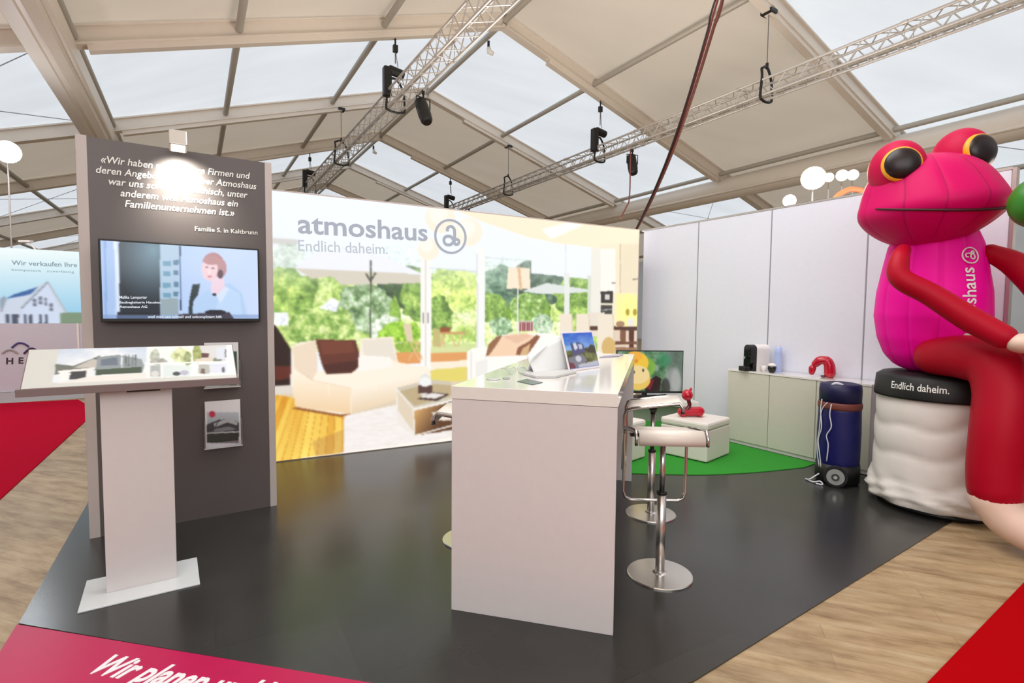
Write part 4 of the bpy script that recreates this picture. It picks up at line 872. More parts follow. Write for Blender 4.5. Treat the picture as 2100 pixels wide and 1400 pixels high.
for k, (x, y, lab) in enumerate(((1318, 812, 'dark game controller left of the others on the low table'), (1335, 812, 'dark game controller between two others on the low table'), (1356, 811, 'dark game controller farthest right on the low table'))):
    g_ = G(x, y, .475); t = thing('game_controller', lab, 'controller', (g_[0], g_[1] , .467), .3 * k)
    mb = MB(); mb.box(-.045, .045, -.02, .02, 0, .022); obj('body', mb, black_pl, t, bevel=.009)
    mb = MB(); mb.ball((-.045, -.02, .013), (.018, .03, .013), 12, 8); obj('grip', mb, black_pl, t, smooth=True)
    mb = MB(); mb.ball((.045, -.02, .013), (.018, .03, .013), 12, 8); obj('grip', mb, black_pl, t, smooth=True)
# red balloon animals
rb = mat('red_balloon_gloss', (188, 0, 40), .2, coat=.4)
ba = thing('balloon_animal', 'glossy red balloon animal standing on the white pouf', 'balloon animal', (1.83, 5.33, .397), 0)
mb = MB(); limb(mb, [(-.09, 0, .05), (.09, 0, .055)], [.045, .05], 18); obj('body', mb, rb, ba, smooth=True)
mb = MB(); limb(mb, [(-.05, -.02, .07), (-.02, -.02, .12), (-.03, -.02, .17)], [.022, .02, .02], 14); obj('neck', mb, mat('dark_red_balloon', (92, 6, 26), .15, coat=.5), ba, smooth=True, label='dark red neck')
mb = MB(); mb.ball((-.045, -.02, .225), (.056, .056, .058)); limb(mb, [(-.02, -.02, .26), (-.01, -.02, .29)], [.014, .012], 12); obj('head', mb, rb, ba, smooth=True)
for sx, sy in ((-.08, -.03), (-.08, .03), (.09, -.03), (.09, .03)):
    mb = MB(); limb(mb, [(sx, sy, .05), (sx, sy, .022)], [.022, .022], 12, 3); obj('leg', mb, rb, ba, smooth=True)
q = cab_at(1690, .16)
bb = thing('balloon_animal', 'glossy red balloon animal bending its head down on the low cabinet', 'balloon animal', q, azc + .5)
mb = MB(); limb(mb, [(.05, 0, .045), (.045, 0, .11), (.03, 0, .155)], [.052, .05, .046], 18); obj('body', mb, rb, bb, smooth=True)
mb = MB(); limb(mb, [(.02, 0, .17), (-.04, 0, .165), (-.075, 0, .13)], [.04, .042, .036], 16); obj('neck', mb, rb, bb, smooth=True)
mb = MB(); limb(mb, [(-.10, 0, .085), (-.105, 0, .045)], [.034, .028], 16); obj('head', mb, rb, bb, smooth=True)
mb = MB(); mb.ball((.0, 0, .012), (.03, .02, .012)); obj('foot', mb, mat('dark_red_balloon', (92, 6, 26), .15), bb, smooth=True)
for yy in (-.03, .03):
    mb = MB(); mb.ball((.05, yy, .025), (.024, .024, .026)); obj('leg', mb, rb, bb, smooth=True)

# ================================================================== BLUE TROLLEY BAG
navy = mat('navy_nylon', (4, 6, 84), .45, noise=.15, nscale=8, bump=.1)
bx, by = 2.83, 4.50
tb_ = thing('trolley_bag', 'tall navy blue wheeled bag with white cords beside the low cabinets', 'trolley bag', (bx, by, .006), math.radians(-32))
mb = MB(); prof = [(.10, .05), (.15, .07), (.163, .2), (.165, .45), (.16, .62), (.158, .70)]; mb.lathe(prof, 36); obj('bag_body', mb, navy, tb_, smooth=True)
mb = MB(); mb.lathe([(.161, .64), (.166, .655), (.166, .685), (.160, .70)], 36); obj('strap', mb, mat('brown_strap', (110, 52, 40), .6), tb_, smooth=True)
mb = MB(); mb.lathe([(.158, .70), (.160, .80), (.154, .85), (.11, .862), (.04, .84)], 36); obj('upper_flap', mb, mat('dark_navy_lining', (16, 16, 66), .5), tb_, smooth=True)
mb = MB(); mb.tube(smooth_path([(-.09, -.09, .80), (-.05, -.12, .86), (.0, -.12, .86), (.04, -.1, .82)], 4), .012, 8); obj('handle', mb, mat('clear_white_handle', (206, 210, 220), .3), tb_, smooth=True)
mb = MB(); mb.lathe([(.15, 0), (.168, .02), (.170, .10), (.166, .17)], 36); obj('base', mb, black_pl, tb_, smooth=True)
for yc, sg in ((-.19, -1), (.19, 1)):
    t_ = MB(); t_.tube([(-.01, yc + sg * .02, .09), (-.01, yc - sg * .025, .09)], .088, 28); w_ = obj('wheel', t_, mat('rubber', (24, 24, 26), .8), tb_)
    for nm_, r_, o_, m_ in (('hub', .066, .027, mat('grey_hub', (150, 152, 150), .4)), ('hub_ring', .03, .032, mat('dark_hub', (66, 68, 68), .4)), ('axle_cap', .014, .038, chrome)):
        h_ = MB(); h_.tube([(-.01, yc + sg * o_, .09), (-.01, yc, .09)], r_, 24); obj(nm_, h_, m_, w_)
cordm = mat('white_cord', (214, 218, 226), .4)
def surf(az, z, off=.004):
    r_ = np.interp(z, [p[1] for p in prof], [p[0] for p in prof]) + off; return (r_ * math.cos(az), r_ * math.sin(az), z)
for seq in ([(-1.95, .69), (-2.0, .6), (-1.9, .5), (-2.1, .42), (-2.0, .34), (-2.05, .2)], [(-2.5, .72), (-2.55, .62), (-2.4, .48), (-2.6, .36), (-2.45, .24), (-2.35, .1)], [(-2.15, .70), (-2.35, .66), (-2.5, .6), (-2.55, .45), (-2.7, .3), (-2.5, .14), (-2.4, .06)]):
    mb = MB(); mb.tube(smooth_path([surf(a_, z_, .008) for a_, z_ in seq], 5), .0045, 6); obj('cord', mb, cordm, tb_, smooth=True)
mb = MB(); mb.tube(smooth_path([(-.13, -.13, .08), (-.2, -.14, .02), (-.23, -.1, .008), (-.17, -.17, .01), (-.12, -.19, .03), (-.1, -.2, .008), (-.15, -.2, .008)], 5), .006, 6); obj('cord', mb, cordm, tb_, smooth=True)

# ================================================================== DRUM SEAT (white cover, black lid)
BX, BY, BR = 3.25, 3.95, .44
dr = thing('drum_seat', 'large white fabric drum with a black lid under the inflatable frog', 'drum', (BX, BY, .006), 0)
rs = np.random.RandomState(4)
N, Mz = 72, 34; vs = []
for j in range(Mz + 1):
    z = .03 + .83 * j / Mz
    for i in range(N):
        a_ = 2 * PI * i / N; x_ = math.cos(a_); y_ = math.sin(a_)
        puff = .018 * abs(math.sin(PI * (z - .04 + .06 * math.sin(a_ * 2 + 1) + .03 * math.sin(a_ * 5)) / .21)) ** .6
        wr = .012 * math.sin(a_ * 11 + z * 22) * math.exp(-((z - .12) / .11) ** 2) + .016 * math.sin(z * 90 + 3 * math.sin(a_ * 3)) * math.exp(-((z - .10) / .07) ** 2)
        sag = .03 * math.exp(-((z - .13) / .12) ** 2)
        r_ = BR - .045 + puff + wr + sag - (.07 if j == 0 else 0) - .03 * max(0, (z - .6)) 
        vs.append((r_ * x_, r_ * y_, z))
fs = [(j * N + i, j * N + (i + 1) % N, (j + 1) * N + (i + 1) % N, (j + 1) * N + i) for j in range(Mz) for i in range(N)]
mb = MB(); mb.add(vs, fs); o = obj('fabric_cover', mb, mat('white_cover_cloth', (226, 220, 214), .65, nscale=14, bump=.15), dr, smooth=True)
lidr = BR - .015
mb = MB(); mb.lathe([(lidr - .002, .835), (lidr, .85), (lidr - .01, .985), (lidr - .05, 1.012), (lidr - .14, 1.02), (.05, 1.02)], 64); obj('lid', mb, mat('black_lid_cloth', (12, 12, 13), .55), dr, smooth=True)
mb = MB(); mb.lathe([(.36, 0), (.37, .02), (.36, .05)], 48); obj('shadow_ring', mb, black_pl, dr)  # black ring stands in for the dark shadow under the drum
me = text_mesh('Endlich daheim.', 1., .0, .012); n = len(me.vertices); co = np.empty(n * 3); me.vertices.foreach_get('co', co); co = co.reshape(-1, 3); wT = co[:, 0].max(); 
span = .37; az0 = math.radians(-174); k_ = span / wT
for i in range(n):
    a_ = az0 + co[i, 0] * k_ / lidr; z_ = .905 + co[i, 1] * k_ * 1.25; r_ = lidr + .002 - max(0, z_ - .85) * .07
    co[i] = (r_ * math.cos(a_), r_ * math.sin(a_), z_)
me.vertices.foreach_set('co', co.ravel()); me.update(); o = obj('lettering', me, wink, dr); fix_normals(o)

# ================================================================== INFLATABLE FROG
FA = math.radians(-7)
fx, fy = 3.185, 4.03
frog = thing('inflatable_frog', 'giant pink inflatable frog sitting on the white drum', 'inflatable figure', (fx, fy, 1.026), FA)
FZ = 1.026
def nylon(name, c, rough=.38, tr=.0):
    m = mat(name, c, rough, noise=.03, nscale=3); b = m.node_tree.nodes['Principled BSDF']
    b.inputs['Sheen Weight'].default_value = .15; b.inputs['Sheen Roughness'].default_value = .5
    at = m.node_tree.nodes.new('ShaderNodeVertexColor'); at.layer_name = 'Seam'
    return m
def seam_mat(name, c, dark=.62):
    m = bpy.data.materials.new(name); m.use_nodes = True; nt = m.node_tree; b = nt.nodes['Principled BSDF']
    at = nt.nodes.new('ShaderNodeVertexColor'); at.layer_name = 'Seam'; mx = nt.nodes.new('ShaderNodeMix'); mx.data_type = 'RGBA'
    a_ = L4(c); mx.inputs[6].default_value = a_; mx.inputs[7].default_value = tuple(v * dark for v in a_[:3]) + (1,)
    sep = nt.nodes.new('ShaderNodeSeparateColor'); nt.links.new(at.outputs[0], sep.inputs[0]); nt.links.new(sep.outputs[0], mx.inputs[0]); nt.links.new(mx.outputs[2], b.inputs['Base Color'])
    b.inputs['Roughness'].default_value = .5; b.inputs['Specular IOR Level'].default_value = .18; return m
pink = seam_mat('hot_pink_nylon', (250, 0, 162)); cer = seam_mat('cerise_nylon', (204, 0, 94)); crim = mat('crimson_nylon', (172, 0, 34), .5, noise=.04, nscale=3, spec=.2); beige = mat('beige_nylon', (226, 196, 178), .5)
# body
def body_r(z):   # z from seat
    return float(np.interp(z, [0, .04, .12, .25, .42, .6, .8, .95, 1.05], [.12, .215, .285, .335, .362, .352, .318, .29, .25]))
def body_pt(phi, z, off=0.):
    r_ = body_r(z) + off; return (r_ * 1.0 * math.sin(phi), -r_ * .98 * math.cos(phi) - .02, z)
def seamed(name, fn, N, Mz, phis, parent, m, cap=True, zs=None):
    vs = []; sc = []
    for j in range(Mz + 1):
        for i in range(N):
            ph = 2 * PI * i / N; near = min(abs((ph - s_ + PI) % (2 * PI) - PI) for s_ in phis) if phis else 9
            dent = .008 * math.exp(-(near / .05) ** 2); vs.append(fn(ph, j / Mz, dent)); sc.append(math.exp(-(near / .010) ** 2))
    fs = [(j * N + i, j * N + (i + 1) % N, (j + 1) * N + (i + 1) % N, (j + 1) * N + i) for j in range(Mz) for i in range(N)]
    fs += [tuple(range(N - 1, -1, -1)), tuple(Mz * N + i for i in range(N))]
    mb = MB(); mb.add(vs, fs); o = obj(name, mb, m, parent, smooth=True)
    ca = o.data.color_attributes.new('Seam', 'FLOAT_COLOR', 'POINT'); arr = np.ones((len(vs), 4), np.float32); arr[:, 0] = sc; arr[:, 1] = sc; arr[:, 2] = sc; ca.data.foreach_set('color', arr.ravel()); fix_normals(o); return o
phs = [2 * PI * k / 12 + .12 for k in range(12)]
seamed('body', lambda ph, t, d: body_pt(ph, 1.05 * t, -d), 288, 40, phs, frog, pink)
# head
HC = np.array([-.145, -.14, 1.245])
def head_pt(phi, t, d=0.):
    """phi 0 faces forward, t 0..1 bottom to top"""
    s_ = -1 + 2 * t; base = max(0., 1 - abs(s_) ** (2.3 if s_ < 0 else 2.7)) ** .5
    z = HC[2] + (.32 if s_ < 0 else .35) * s_
    fwd = .53 + .09 * math.exp(-((s_ + .18) / .45) ** 2) - .05 * max(0, s_); wid = .395 + .05 * math.exp(-((s_ + .28) / .38) ** 2)
    c_, q_ = math.cos(phi), math.sin(phi)
    ry = fwd if c_ > 0 else .36
    cc_ = abs(c_) ** .92 * (1 if c_ > 0 else -1); k_ = base - d
    return (HC[0] + wid * k_ * q_, HC[1] + .04 - ry * k_ * cc_ * .86, z)
phh = [.0, .55, 1.05, 1.6, 2.3, 3.1, -.55, -1.05, -1.6, -2.3]
seamed('head', head_pt, 288, 44, [p % (2 * PI) for p in phh], frog, cer)
mb = MB(); mp_ = [head_pt(ph, .295 + .15 * (abs(ph) / 1.42) ** 1.9, -.012) for ph in np.linspace(-1.42, 1.42, 60)]
mb.tube(mp_, [.004 + .006 * math.sin(PI * i / 59) ** .4 for i in range(60)], 8); obj('mouth', mb, mat('dark_red_piping', (66, 0, 16), .6), frog, smooth=True)
for sx in (-1, 1):
    ec = np.array([HC[0] + sx * .245, HC[1] - .02, HC[2] + .275 + .035 * sx])
    mb = MB(); mb.ball(ec, (.16, .20, .205), 40, 24, Matrix.Rotation(math.radians(14), 4, 'X')); e_ = obj('eye_bulge', mb, cer if False else mat('cerise_nylon_plain', (190, 0, 66), .5, spec=.2), frog, smooth=True)
    ea = -.50 if sx < 0 else .02; dr_ = np.array([math.sin(ea), -math.cos(ea), .06]); dr_ /= np.linalg.norm(dr_)
    Mq = Vector(tuple(dr_)).to_track_quat('Z', 'Y').to_matrix().to_4x4()
    pc = ec + dr_ * .148
    mb = MB(); mb.ball(pc, (.122, .122, .054), 40, 14, Mq); r_ = obj('eye_ring', mb, mat('yellow_nylon', (240, 166, 20), .4), frog, smooth=True)
    mb = MB(); mb.ball(pc + dr_ * .014, (.110, .110, .050), 40, 14, Mq); obj('pupil', mb, mat('dark_pupil', (24, 2, 6), .35), frog, smooth=True)
HM_ = Matrix.Translation(Vector(tuple(HC))) @ Matrix.Rotation(math.radians(11), 4, 'Z') @ Matrix.Rotation(math.radians(-3.5), 4, 'Y') @ Matrix.Translation(-Vector(tuple(HC)))
for ch in frog.children:
    if ch.name.split('.')[0] in ('head', 'mouth', 'eye_bulge', 'eye_ring', 'pupil'): ch.data.transform(HM_)
# arms, hands (local coordinates through world points)
def FL(*p): v = W2L(frog, p); return (v.x, v.y, v.z)
def hand(w, base, d, parent):
    base = np.array(base); d = np.array(d, float); d /= np.linalg.norm(d); side = np.cross(d, (0, 0, 1)); side /= np.linalg.norm(side); mb = MB()
    mb.ball(base + d * .05, (.085, .085, .06), 24, 14)
    for k in range(4):
        a_ = (-.6 + .4 * k); e1 = base + d * .13 * math.cos(a_) + side * .13 * math.sin(a_) + np.array([0, 0, -.005]); e2 = base + d * .23 * math.cos(a_) + side * .22 * math.sin(a_) + np.array([0, 0, -.04])
        limb(mb, [base + d * .03, e1, e2], [.045, .035, .03], 14, 4)
    limb(mb, [base, base - side * .1 + d * .03, base - side * .15 + d * .08], [.04, .034, .028], 14, 4)
    return obj('hand', mb, beige, parent, smooth=True, label='beige hand')
arm1 = [FL(2.72, 3.70, 1.90), FL(2.625, 3.60, 1.83), FL(2.60, 3.55, 1.70), FL(2.74, 3.46, 1.585), FL(2.89, 3.33, 1.43), FL(2.985, 3.20, 1.325)]
mb = MB(); limb(mb, arm1, [.045, .058, .068, .072, .078, .072], 28, 8); obj('arm', mb, crim, frog, smooth=True)
hand(1, np.array(FL(3.01, 3.165, 1.30)), np.array(FL(3.2, 2.99, 1.24)) - np.array(FL(3.01, 3.165, 1.30)), frog)
arm2 = [FL(3.40, 3.78, 1.90), FL(3.50, 3.68, 1.80), FL(3.56, 3.52, 1.60), FL(3.44, 3.30, 1.42), FL(3.28, 3.12, 1.30)]
mb = MB(); limb(mb, arm2, [.06, .085, .10, .10, .09], 28, 8); obj('arm', mb, crim, frog, smooth=True)
hand(1, np.array(FL(3.26, 3.07, 1.27)), np.array(FL(3.2, 2.85, 1.2)) - np.array(FL(3.26, 3.07, 1.27)), frog)
# legs and feet
def leg(pts, rad, foot, lab=None):
    mb = MB(); limb(mb, pts, rad, 32, 9); obj('leg', mb, crim, frog, smooth=True)
    mb = MB(); limb(mb, foot[0], foot[1], 28, 7)
    a_ = np.array(foot[0][-1]); d = a_ - np.array(foot[0][-2]); d[2] = 0; d /= np.linalg.norm(d); s_ = np.array([-d[1], d[0], 0])
    for k in (-1, 0, 1): limb(mb, [a_ - d * .08, a_ + d * .04 + s_ * k * .06, a_ + d * .14 + s_ * k * .11], [.07, .055, .04], 16, 4)
    obj('foot', mb, beige, frog, smooth=True, label='beige foot')
cerl = mat('crimson_nylon', (0, 0, 0))
leg([FL(3.020, 3.74, 1.16), FL(3.075, 3.55, 1.17), FL(3.115, 3.40, 1.13), FL(3.105, 3.31, .98), FL(3.060, 3.27, .75), FL(3.040, 3.26, .50), FL(3.040, 3.25, .36)], [.13, .15, .155, .15, .145, .142, .14],
    ([FL(3.030, 3.25, .30), FL(3.075, 3.16, .19), FL(3.155, 3.0, .12), FL(3.225, 2.84, .09)], [.125, .115, .10, .085]))
leg([FL(3.50, 3.80, 1.17), FL(3.60, 3.62, 1.19), FL(3.66, 3.47, 1.15), FL(3.67, 3.39, .98), FL(3.66, 3.36, .75), FL(3.66, 3.36, .36)], [.13, .15, .155, .15, .145, .14],
    ([FL(3.66, 3.36, .30), FL(3.68, 3.26, .19), FL(3.70, 3.1, .12), FL(3.72, 2.94, .09)], [.125, .115, .10, .085]))
# chest emblem and lettering running up the body
def wrap_text(s, phi0, z0, width, parent, m):
    me = text_mesh(s, 1., .0, .01); n = len(me.vertices); co = np.empty(n * 3); me.vertices.foreach_get('co', co); co = co.reshape(-1, 3); k_ = width / co[:, 0].max()
    for i in range(n):
        z_ = z0 + co[i, 0] * k_; ph = phi0 - co[i, 1] * k_ * 1.1 / body_r(z_); co[i] = body_pt(ph, z_, .004)
    me.vertices.foreach_set('co', co.ravel()); me.update(); return obj('lettering', me, m, parent)
PH = .15
wrap_text('atmoshaus', PH + .05, .26, .50, frog, wink)
ec = .845; mb = MB(); fr_ = []
for pts in ([(math.cos(t), math.sin(t)) for t in np.linspace(0, 2 * PI, 37)],):
    mb.tube([body_pt(PH + .055 * x * 1.0 / body_r(ec), ec + .055 * y, .006) for x, y in pts[:-1]], .005, 6, closed=True)
loop = [(-.30, -.22), (-.50, -.20), (-.62, 0), (-.50, .22), (-.2, .26), (.1, .26), (.36, .24), (.46, .36), (.40, .52), (.24, .56), (.14, .44), (.16, .2), (0, 0), (.02, -.3), (.22, -.44), (.46, -.36), (.52, -.1), (.38, .14), (.1, .24)]
mb.tube([body_pt(PH + .055 * p[0] / body_r(ec), ec + .055 * p[1], .006) for p in smooth_path([(x, y, 0) for x, y in loop], 3)], .005, 6)
obj('emblem', mb, wink, frog, smooth=True)
# green ball in front of the mouth
gb = thing('green_ball', 'green ball with a yellow patch held at the frog mouth', 'ball', (3.125, 3.17, 2.125), 0)
mb = MB(); mb.ball((0, 0, 0), (.145, .145, .15), 36, 24); obj('ball', mb, mat('green_nylon', (44, 122, 20), .4, noise=.06, nscale=4), gb, smooth=True)
mb = MB(); mb.ball((.02, -.128, .03), (.05, .025, .045), 20, 12); obj('patch', mb, mat('yellow_green_patch', (170, 160, 40), .5), gb, smooth=True)

# ================================================================== TRUSSES
def truss(lab, r0, r1, e, z, w):
    t = thing('lighting_truss', lab, 'truss', T(r0, e, z), math.atan2(RD[1], RD[0]))
    L_ = r1 - r0; cs = [(0, 0), (0, -w), (w, -w), (w, 0)]   # local: x along, y is minus e
    for (zz, yy) in cs:
        mb = MB(); mb.tube([(0, yy, zz), (L_, yy, zz)], .025, 10); obj('main_tube', mb, truss_alu, t, smooth=True)
    mb = MB(); n = int(L_ / (w * .75)); st = L_ / n
    for k in range(n):
        x0, x1 = k * st, (k + 1) * st; fl_ = k % 2
        for a_ in range(4):
            p, q_ = cs[a_], cs[(a_ + 1) % 4]
            if fl_: p, q_ = q_, p
            mb.tube([(x0, p[1], p[0]), (x1, q_[1], q_[0])], .0105, 6)
    obj('bracing', mb, truss_alu, t)
    for k in range(1, int(L_ / 3)):
        mb = MB(); x = k * 3.0
        for (zz, yy) in cs: mb.tube([(x - .04, yy, zz), (x + .04, yy, zz)], .034, 10)
        mb.tube([(x, a_[1], a_[0]) for a_ in cs], .012, 6, closed=True); obj('coupler', mb, dark_steel if False else truss_alu, t)
    return t
TE1, TZ1, TW1 = 3.80, 6.0, .35; TE2, TZ2, TW2 = 9.78, 5.80, .30
truss('light metal lighting truss running to the left above the garden print', 3.0, 24.3, TE1, TZ1, TW1)
truss('light metal lighting truss on the right running above the partition wall', 1.2, 23.6, TE2, TZ2, TW2)
def rafter_under(eo): return roofz(eo) - .42
def sling(t, e, z, w, m):
    mb = MB(); pts = [(0, .02, w + .22), (0, -.0, w + .05), (0, .04, 0), (0, .0, -.07), (0, -w / 2, -.10), (0, -w, -.07), (0, -w - .04, 0), (0, -w, w + .05), (0, -w / 2, w + .28)]
    mb.tube(smooth_path(pts + [pts[0]], 5), .026, 8); obj('sling', mb, m, t, smooth=True)
def hoist(r, e, z, w, lab, motor=True):
    eo = e + w / 2 - E0; t = thing('chain_hoist' if motor else 'truss_hanger', lab, 'hoist' if motor else 'hanger', T(r, e, z), math.atan2(RD[1], RD[0]))
    top = rafter_under(eo) - z
    sling(t, e, z, w, black_pl); y = -w / 2
    if motor:
        mb = MB(); mb.box(-.09, .09, y + .10, y + .28, w - .14, w + .50); mb.tube([(0, y + .16, w + .46), (0, y - .20, w + .40)], .10, 14); obj('motor_body', mb, black_pl, t, bevel=.03)
        mb = MB(); mb.tube([(0, y, w + .62), (0, y, top - .35)], .012, 6); mb.tube([(0, y - .06, w + .55), (0, y - .01, top - .35)], .008, 6); obj('chain', mb, mat('grey_chain', (120, 118, 116), .5, .5), t)
        mb = MB(); mb.box(-.04, .04, y - .05, y + .05, top - .35, top - .2); mb.tube([(0, y, top - .2), (0, y, top)], .02, 6); obj('hook', mb, black_pl, t)
    else:
        mb = MB(); mb.tube([(0, y, w + .28), (0, y, top)], .010, 6); obj('wire', mb, mat('grey_chain', (120, 118, 116), .5, .5), t)
        mb = MB(); mb.tube([(0, y, w + .25), (0, y, w + .36)], .03, 8); obj('shackle', mb, dark_steel, t)
        mb = MB(); mb.box(-.12, .12, y - .10, y + .10, top - .04, top + .03); obj('beam_clamp', mb, black_pl, t)
hoist(BAYS[4], TE1, TZ1, TW1, 'large black chain hoist on the left truss above the booth')
hoist(BAYS[5], TE1, TZ1, TW1, 'wire hanger with black sling on the left truss, between two hoists', False)
hoist(BAYS[6], TE1, TZ1, TW1, 'distant black chain hoist near the far end of the left truss')
hoist(BAYS[3], TE2, TZ2, TW2, 'wire hanger with black sling at the top right of the right truss', False)
hoist(BAYS[4], TE2, TZ2, TW2, 'black chain hoist on the right truss left of the hanging cylinder lamp')
hoist(BAYS[5], TE2, TZ2, TW2, 'wire hanger with black sling on the far part of the right truss', False)
hoist(BAYS[6], TE2, TZ2, TW2, 'small distant chain hoist at the far end of the right truss')
def stage_light(P, aim, lab, sc=1., z0=0.):
    t = thing('stage_light', lab, 'stage light', P, 0); d = np.array(aim, float) - np.array(P); d /= np.linalg.norm(d)
    mb = MB(); mb.box(-.03, .03, -.03, .03, -.05, .03); mb.tube([(0, 0, -.03), (0, 0, -.12 * sc)], .02, 8); obj('clamp', mb, black_pl, t)
    c = np.array([0, 0, -.36 * sc]); s_ = np.cross(d, (0, 0, 1)); s_ /= np.linalg.norm(s_)
    a_ = c + s_ * .16 * sc; b_ = c - s_ * .16 * sc; top = np.array([0, 0, -.12 * sc])
    mb = MB(); mb.tube([a_, top + s_ * .16 * sc, top - s_ * .16 * sc, b_], .014, 6); obj('yoke', mb, black_pl, t)
    mb = MB(); mb.tube([c - d * .26 * sc, c - d * .22 * sc, c + d * .12 * sc, c + d * .26 * sc, c + d * .30 * sc], [.07 * sc, .12 * sc, .13 * sc, .115 * sc, .09 * sc], 16); obj('housing', mb, black_pl, t, smooth=False)
    mb = MB(); mb.tube([c + d * .301 * sc, c + d * .306 * sc], .08 * sc, 16); obj('lens', mb, black_gl, t)
def on_truss(px, py, z):
    return G(px, py, z)
def truss_pt(px, e, z):   # point on a truss line seen at image column px
    lo, hi = 2., 30.
    for _ in range(50):
        m_ = (lo + hi) / 2; x_, _y = proj(T(m_, e, z))
        if x_ > px: lo = m_
        else: hi = m_
    return T(lo, e, z)
stage_light(truss_pt(868, TE1 + TW1, TZ1 - .03), (.3, 9.0, 0), 'big black stage light hanging under the left truss', 1.05)
stage_light(truss_pt(1297, TE2 + TW2, TZ2 - .03), (4.2, 10.9, -6), 'black cylinder stage light hanging under the right truss', 1.0)
stage_light(truss_pt(641, TE1 + TW1, TZ1 - .03), (2, 12, 0), 'distant dark stage light at the far end of the left truss', .8)
stage_light(truss_pt(962, TE2 + TW2, TZ2 - .03), (3, 12, 0), 'tiny distant stage light at the far end of the right truss', .7)
# ridge fittings
for px, lab in ((1020, 'small white lamp under the ridge at the top of the nearest rafter pair'), (770, 'small white lamp under the ridge at the second opaque bay')):
    k = 4 if px > 900 else 6
    p = T(BAYS[k] + .55, E0 - .12, ZR - .62); t = thing('ridge_lamp', lab, 'lamp', p, 0)
    mb = MB(); mb.tube([(0, 0, 0), (.02, 0, -.1), (.12, 0, -.16)], [.05, .07, .05], 12); obj('head', mb, white_paint, t, smooth=True)
    mb = MB(); mb.box(-.03, .03, -.03, .03, 0, .16); obj('bracket', mb, dark_steel, t)
# hanging cable bundle from the roof to the wall corner
pe = hit(1307, 468, WR, nW); pe = WR + np.array([-.04, .05, HW])
ps = T(7.6, 0, 0); d_ = ray(1482, -25); ps = CAM + d_ * 5.4
cbm = [mat('brown_cable', (96, 44, 32), .5), mat('dark_red_cable', (120, 34, 30), .5), mat('black_cable', (36, 26, 26), .5)]
cb_ = thing('cable_bundle', 'bundle of dark red and brown cables hanging from the roof to the wall corner', 'cable bundle', pe, 0)
for k in range(4):
    off = np.array([.028 * math.cos(k * 1.7), .028 * math.sin(k * 1.7), 0]); sg = [ps + off * 1.3]
    for i in range(1, 9):
        t_ = i / 9; w_ = math.sin(PI * t_); sg.append(ps + (pe - ps) * t_ + off * (1.3 - t_) + np.array([.02 * w_, .0, -.20 * w_]))
    sg.append(pe + off * .25); dd_ = ps - sg[1]; dd_ = dd_ / np.linalg.norm(dd_); L_ = 0.
    while True:
        q_ = ps + dd_ * L_; eo_ = float(q_ @ ED) - E0
        if q_[2] > roofz(eo_) - .1 or L_ > 12: break
        L_ += .05
    sg = [q_ + off * 1.3, ps + dd_ * L_ / 2 + off * 1.3] + sg
    mb = MB(); mb.tube(smooth_path(sg, 5), .011, 6); obj('cable', mb, cbm[k % 3], cb_, world_xyz=True, smooth=True)
d_ = [CAM + ray(x, y) * 9.2 for x, y in ((1291, 402), (1284, 425), (1272, 448))]
mb = MB(); mb.tube(smooth_path([d_[0] + np.array([0, 0, .8])] + d_, 5), .012, 6); o = obj('power_cable', mb, cbm[0], smooth=True); tag(o, 'short thin cable left of the hanging cable bundle', 'cable')

# ================================================================== LAMPS BEHIND THE PARTITION WALL
def flood(px, py, dist, lab, power, col, sc=1., e=20.):
    P = CAM + ray(px, py) * dist; t = thing('floodlight', lab, 'floodlight', P, 0); d = (CAM - P); d[2] = 0; d /= np.linalg.norm(d); az = math.atan2(d[1], d[0])
    mb = MB(); mb.tube([-d * .10 * sc, -d * .09 * sc, d * 0, d * .02 * sc], [.05 * sc, .075 * sc, .10 * sc, .11 * sc], 20); obj('housing', mb, alu, t)
    mb = MB(); mb.tube([d * .021 * sc, d * .03 * sc], .10 * sc, 20); obj('lens', mb, emis('lamp_glow_%d_%d_%d' % tuple(col), col, e), t)
    mb = MB(); mb.tube([(0, 0, 0) - d * .08 * sc, -d * .2 + np.array([0, 0, -.12]), -d * .3 + np.array([0, 0, min(-.2, 2.4 - P[2])])], .012, 8); obj('post', mb, alu, t)
    if power:
        l = bpy.data.lights.new('lamp_light', 'POINT'); l.energy = power; l.color = tuple(lin(col)); l.shadow_soft_size = .12
        o = bpy.data.objects.new('lamp_light', l); COL.objects.link(o); o.location = P + d * .25
flood(1668, 366, 6.4, 'brightest warm floodlight above the white partition wall', 60, (255, 224, 168), 1.25, 14)
flood(1700, 364, 7.4, 'warm floodlight directly right of the brightest one', 0, (255, 240, 206), .6, 8)
flood(1727, 360, 8.0, 'square floodlight between the orange hose and the warm lamps', 0, (255, 250, 226), .8, 5)
flood(1749, 359, 8.0, 'square floodlight closest to the frog head', 0, (255, 250, 226), .75, 5)
flood(1619, 412, 6.6, 'small low floodlight just above the wall top, left of the brightest', 8, (255, 250, 240), .7, 9)
flood(15, 312, 8.5, 'cold white floodlight at the far left under the roof', 55, (240, 248, 255), 1.6, 14)
op = [CAM + ray(x, y) * 6.6 for x, y in ((1712, 418), (1715, 404), (1735, 391), (1750, 388), (1772, 394), (1790, 420))]
mb = MB(); mb.tube(smooth_path(op, 5), .035, 12); o = obj('orange_hose', mb, mat('orange_hose', (214, 132, 92), .5), smooth=True); tag(o, 'short curved orange hose rising above the partition wall beside the frog head', 'hose')

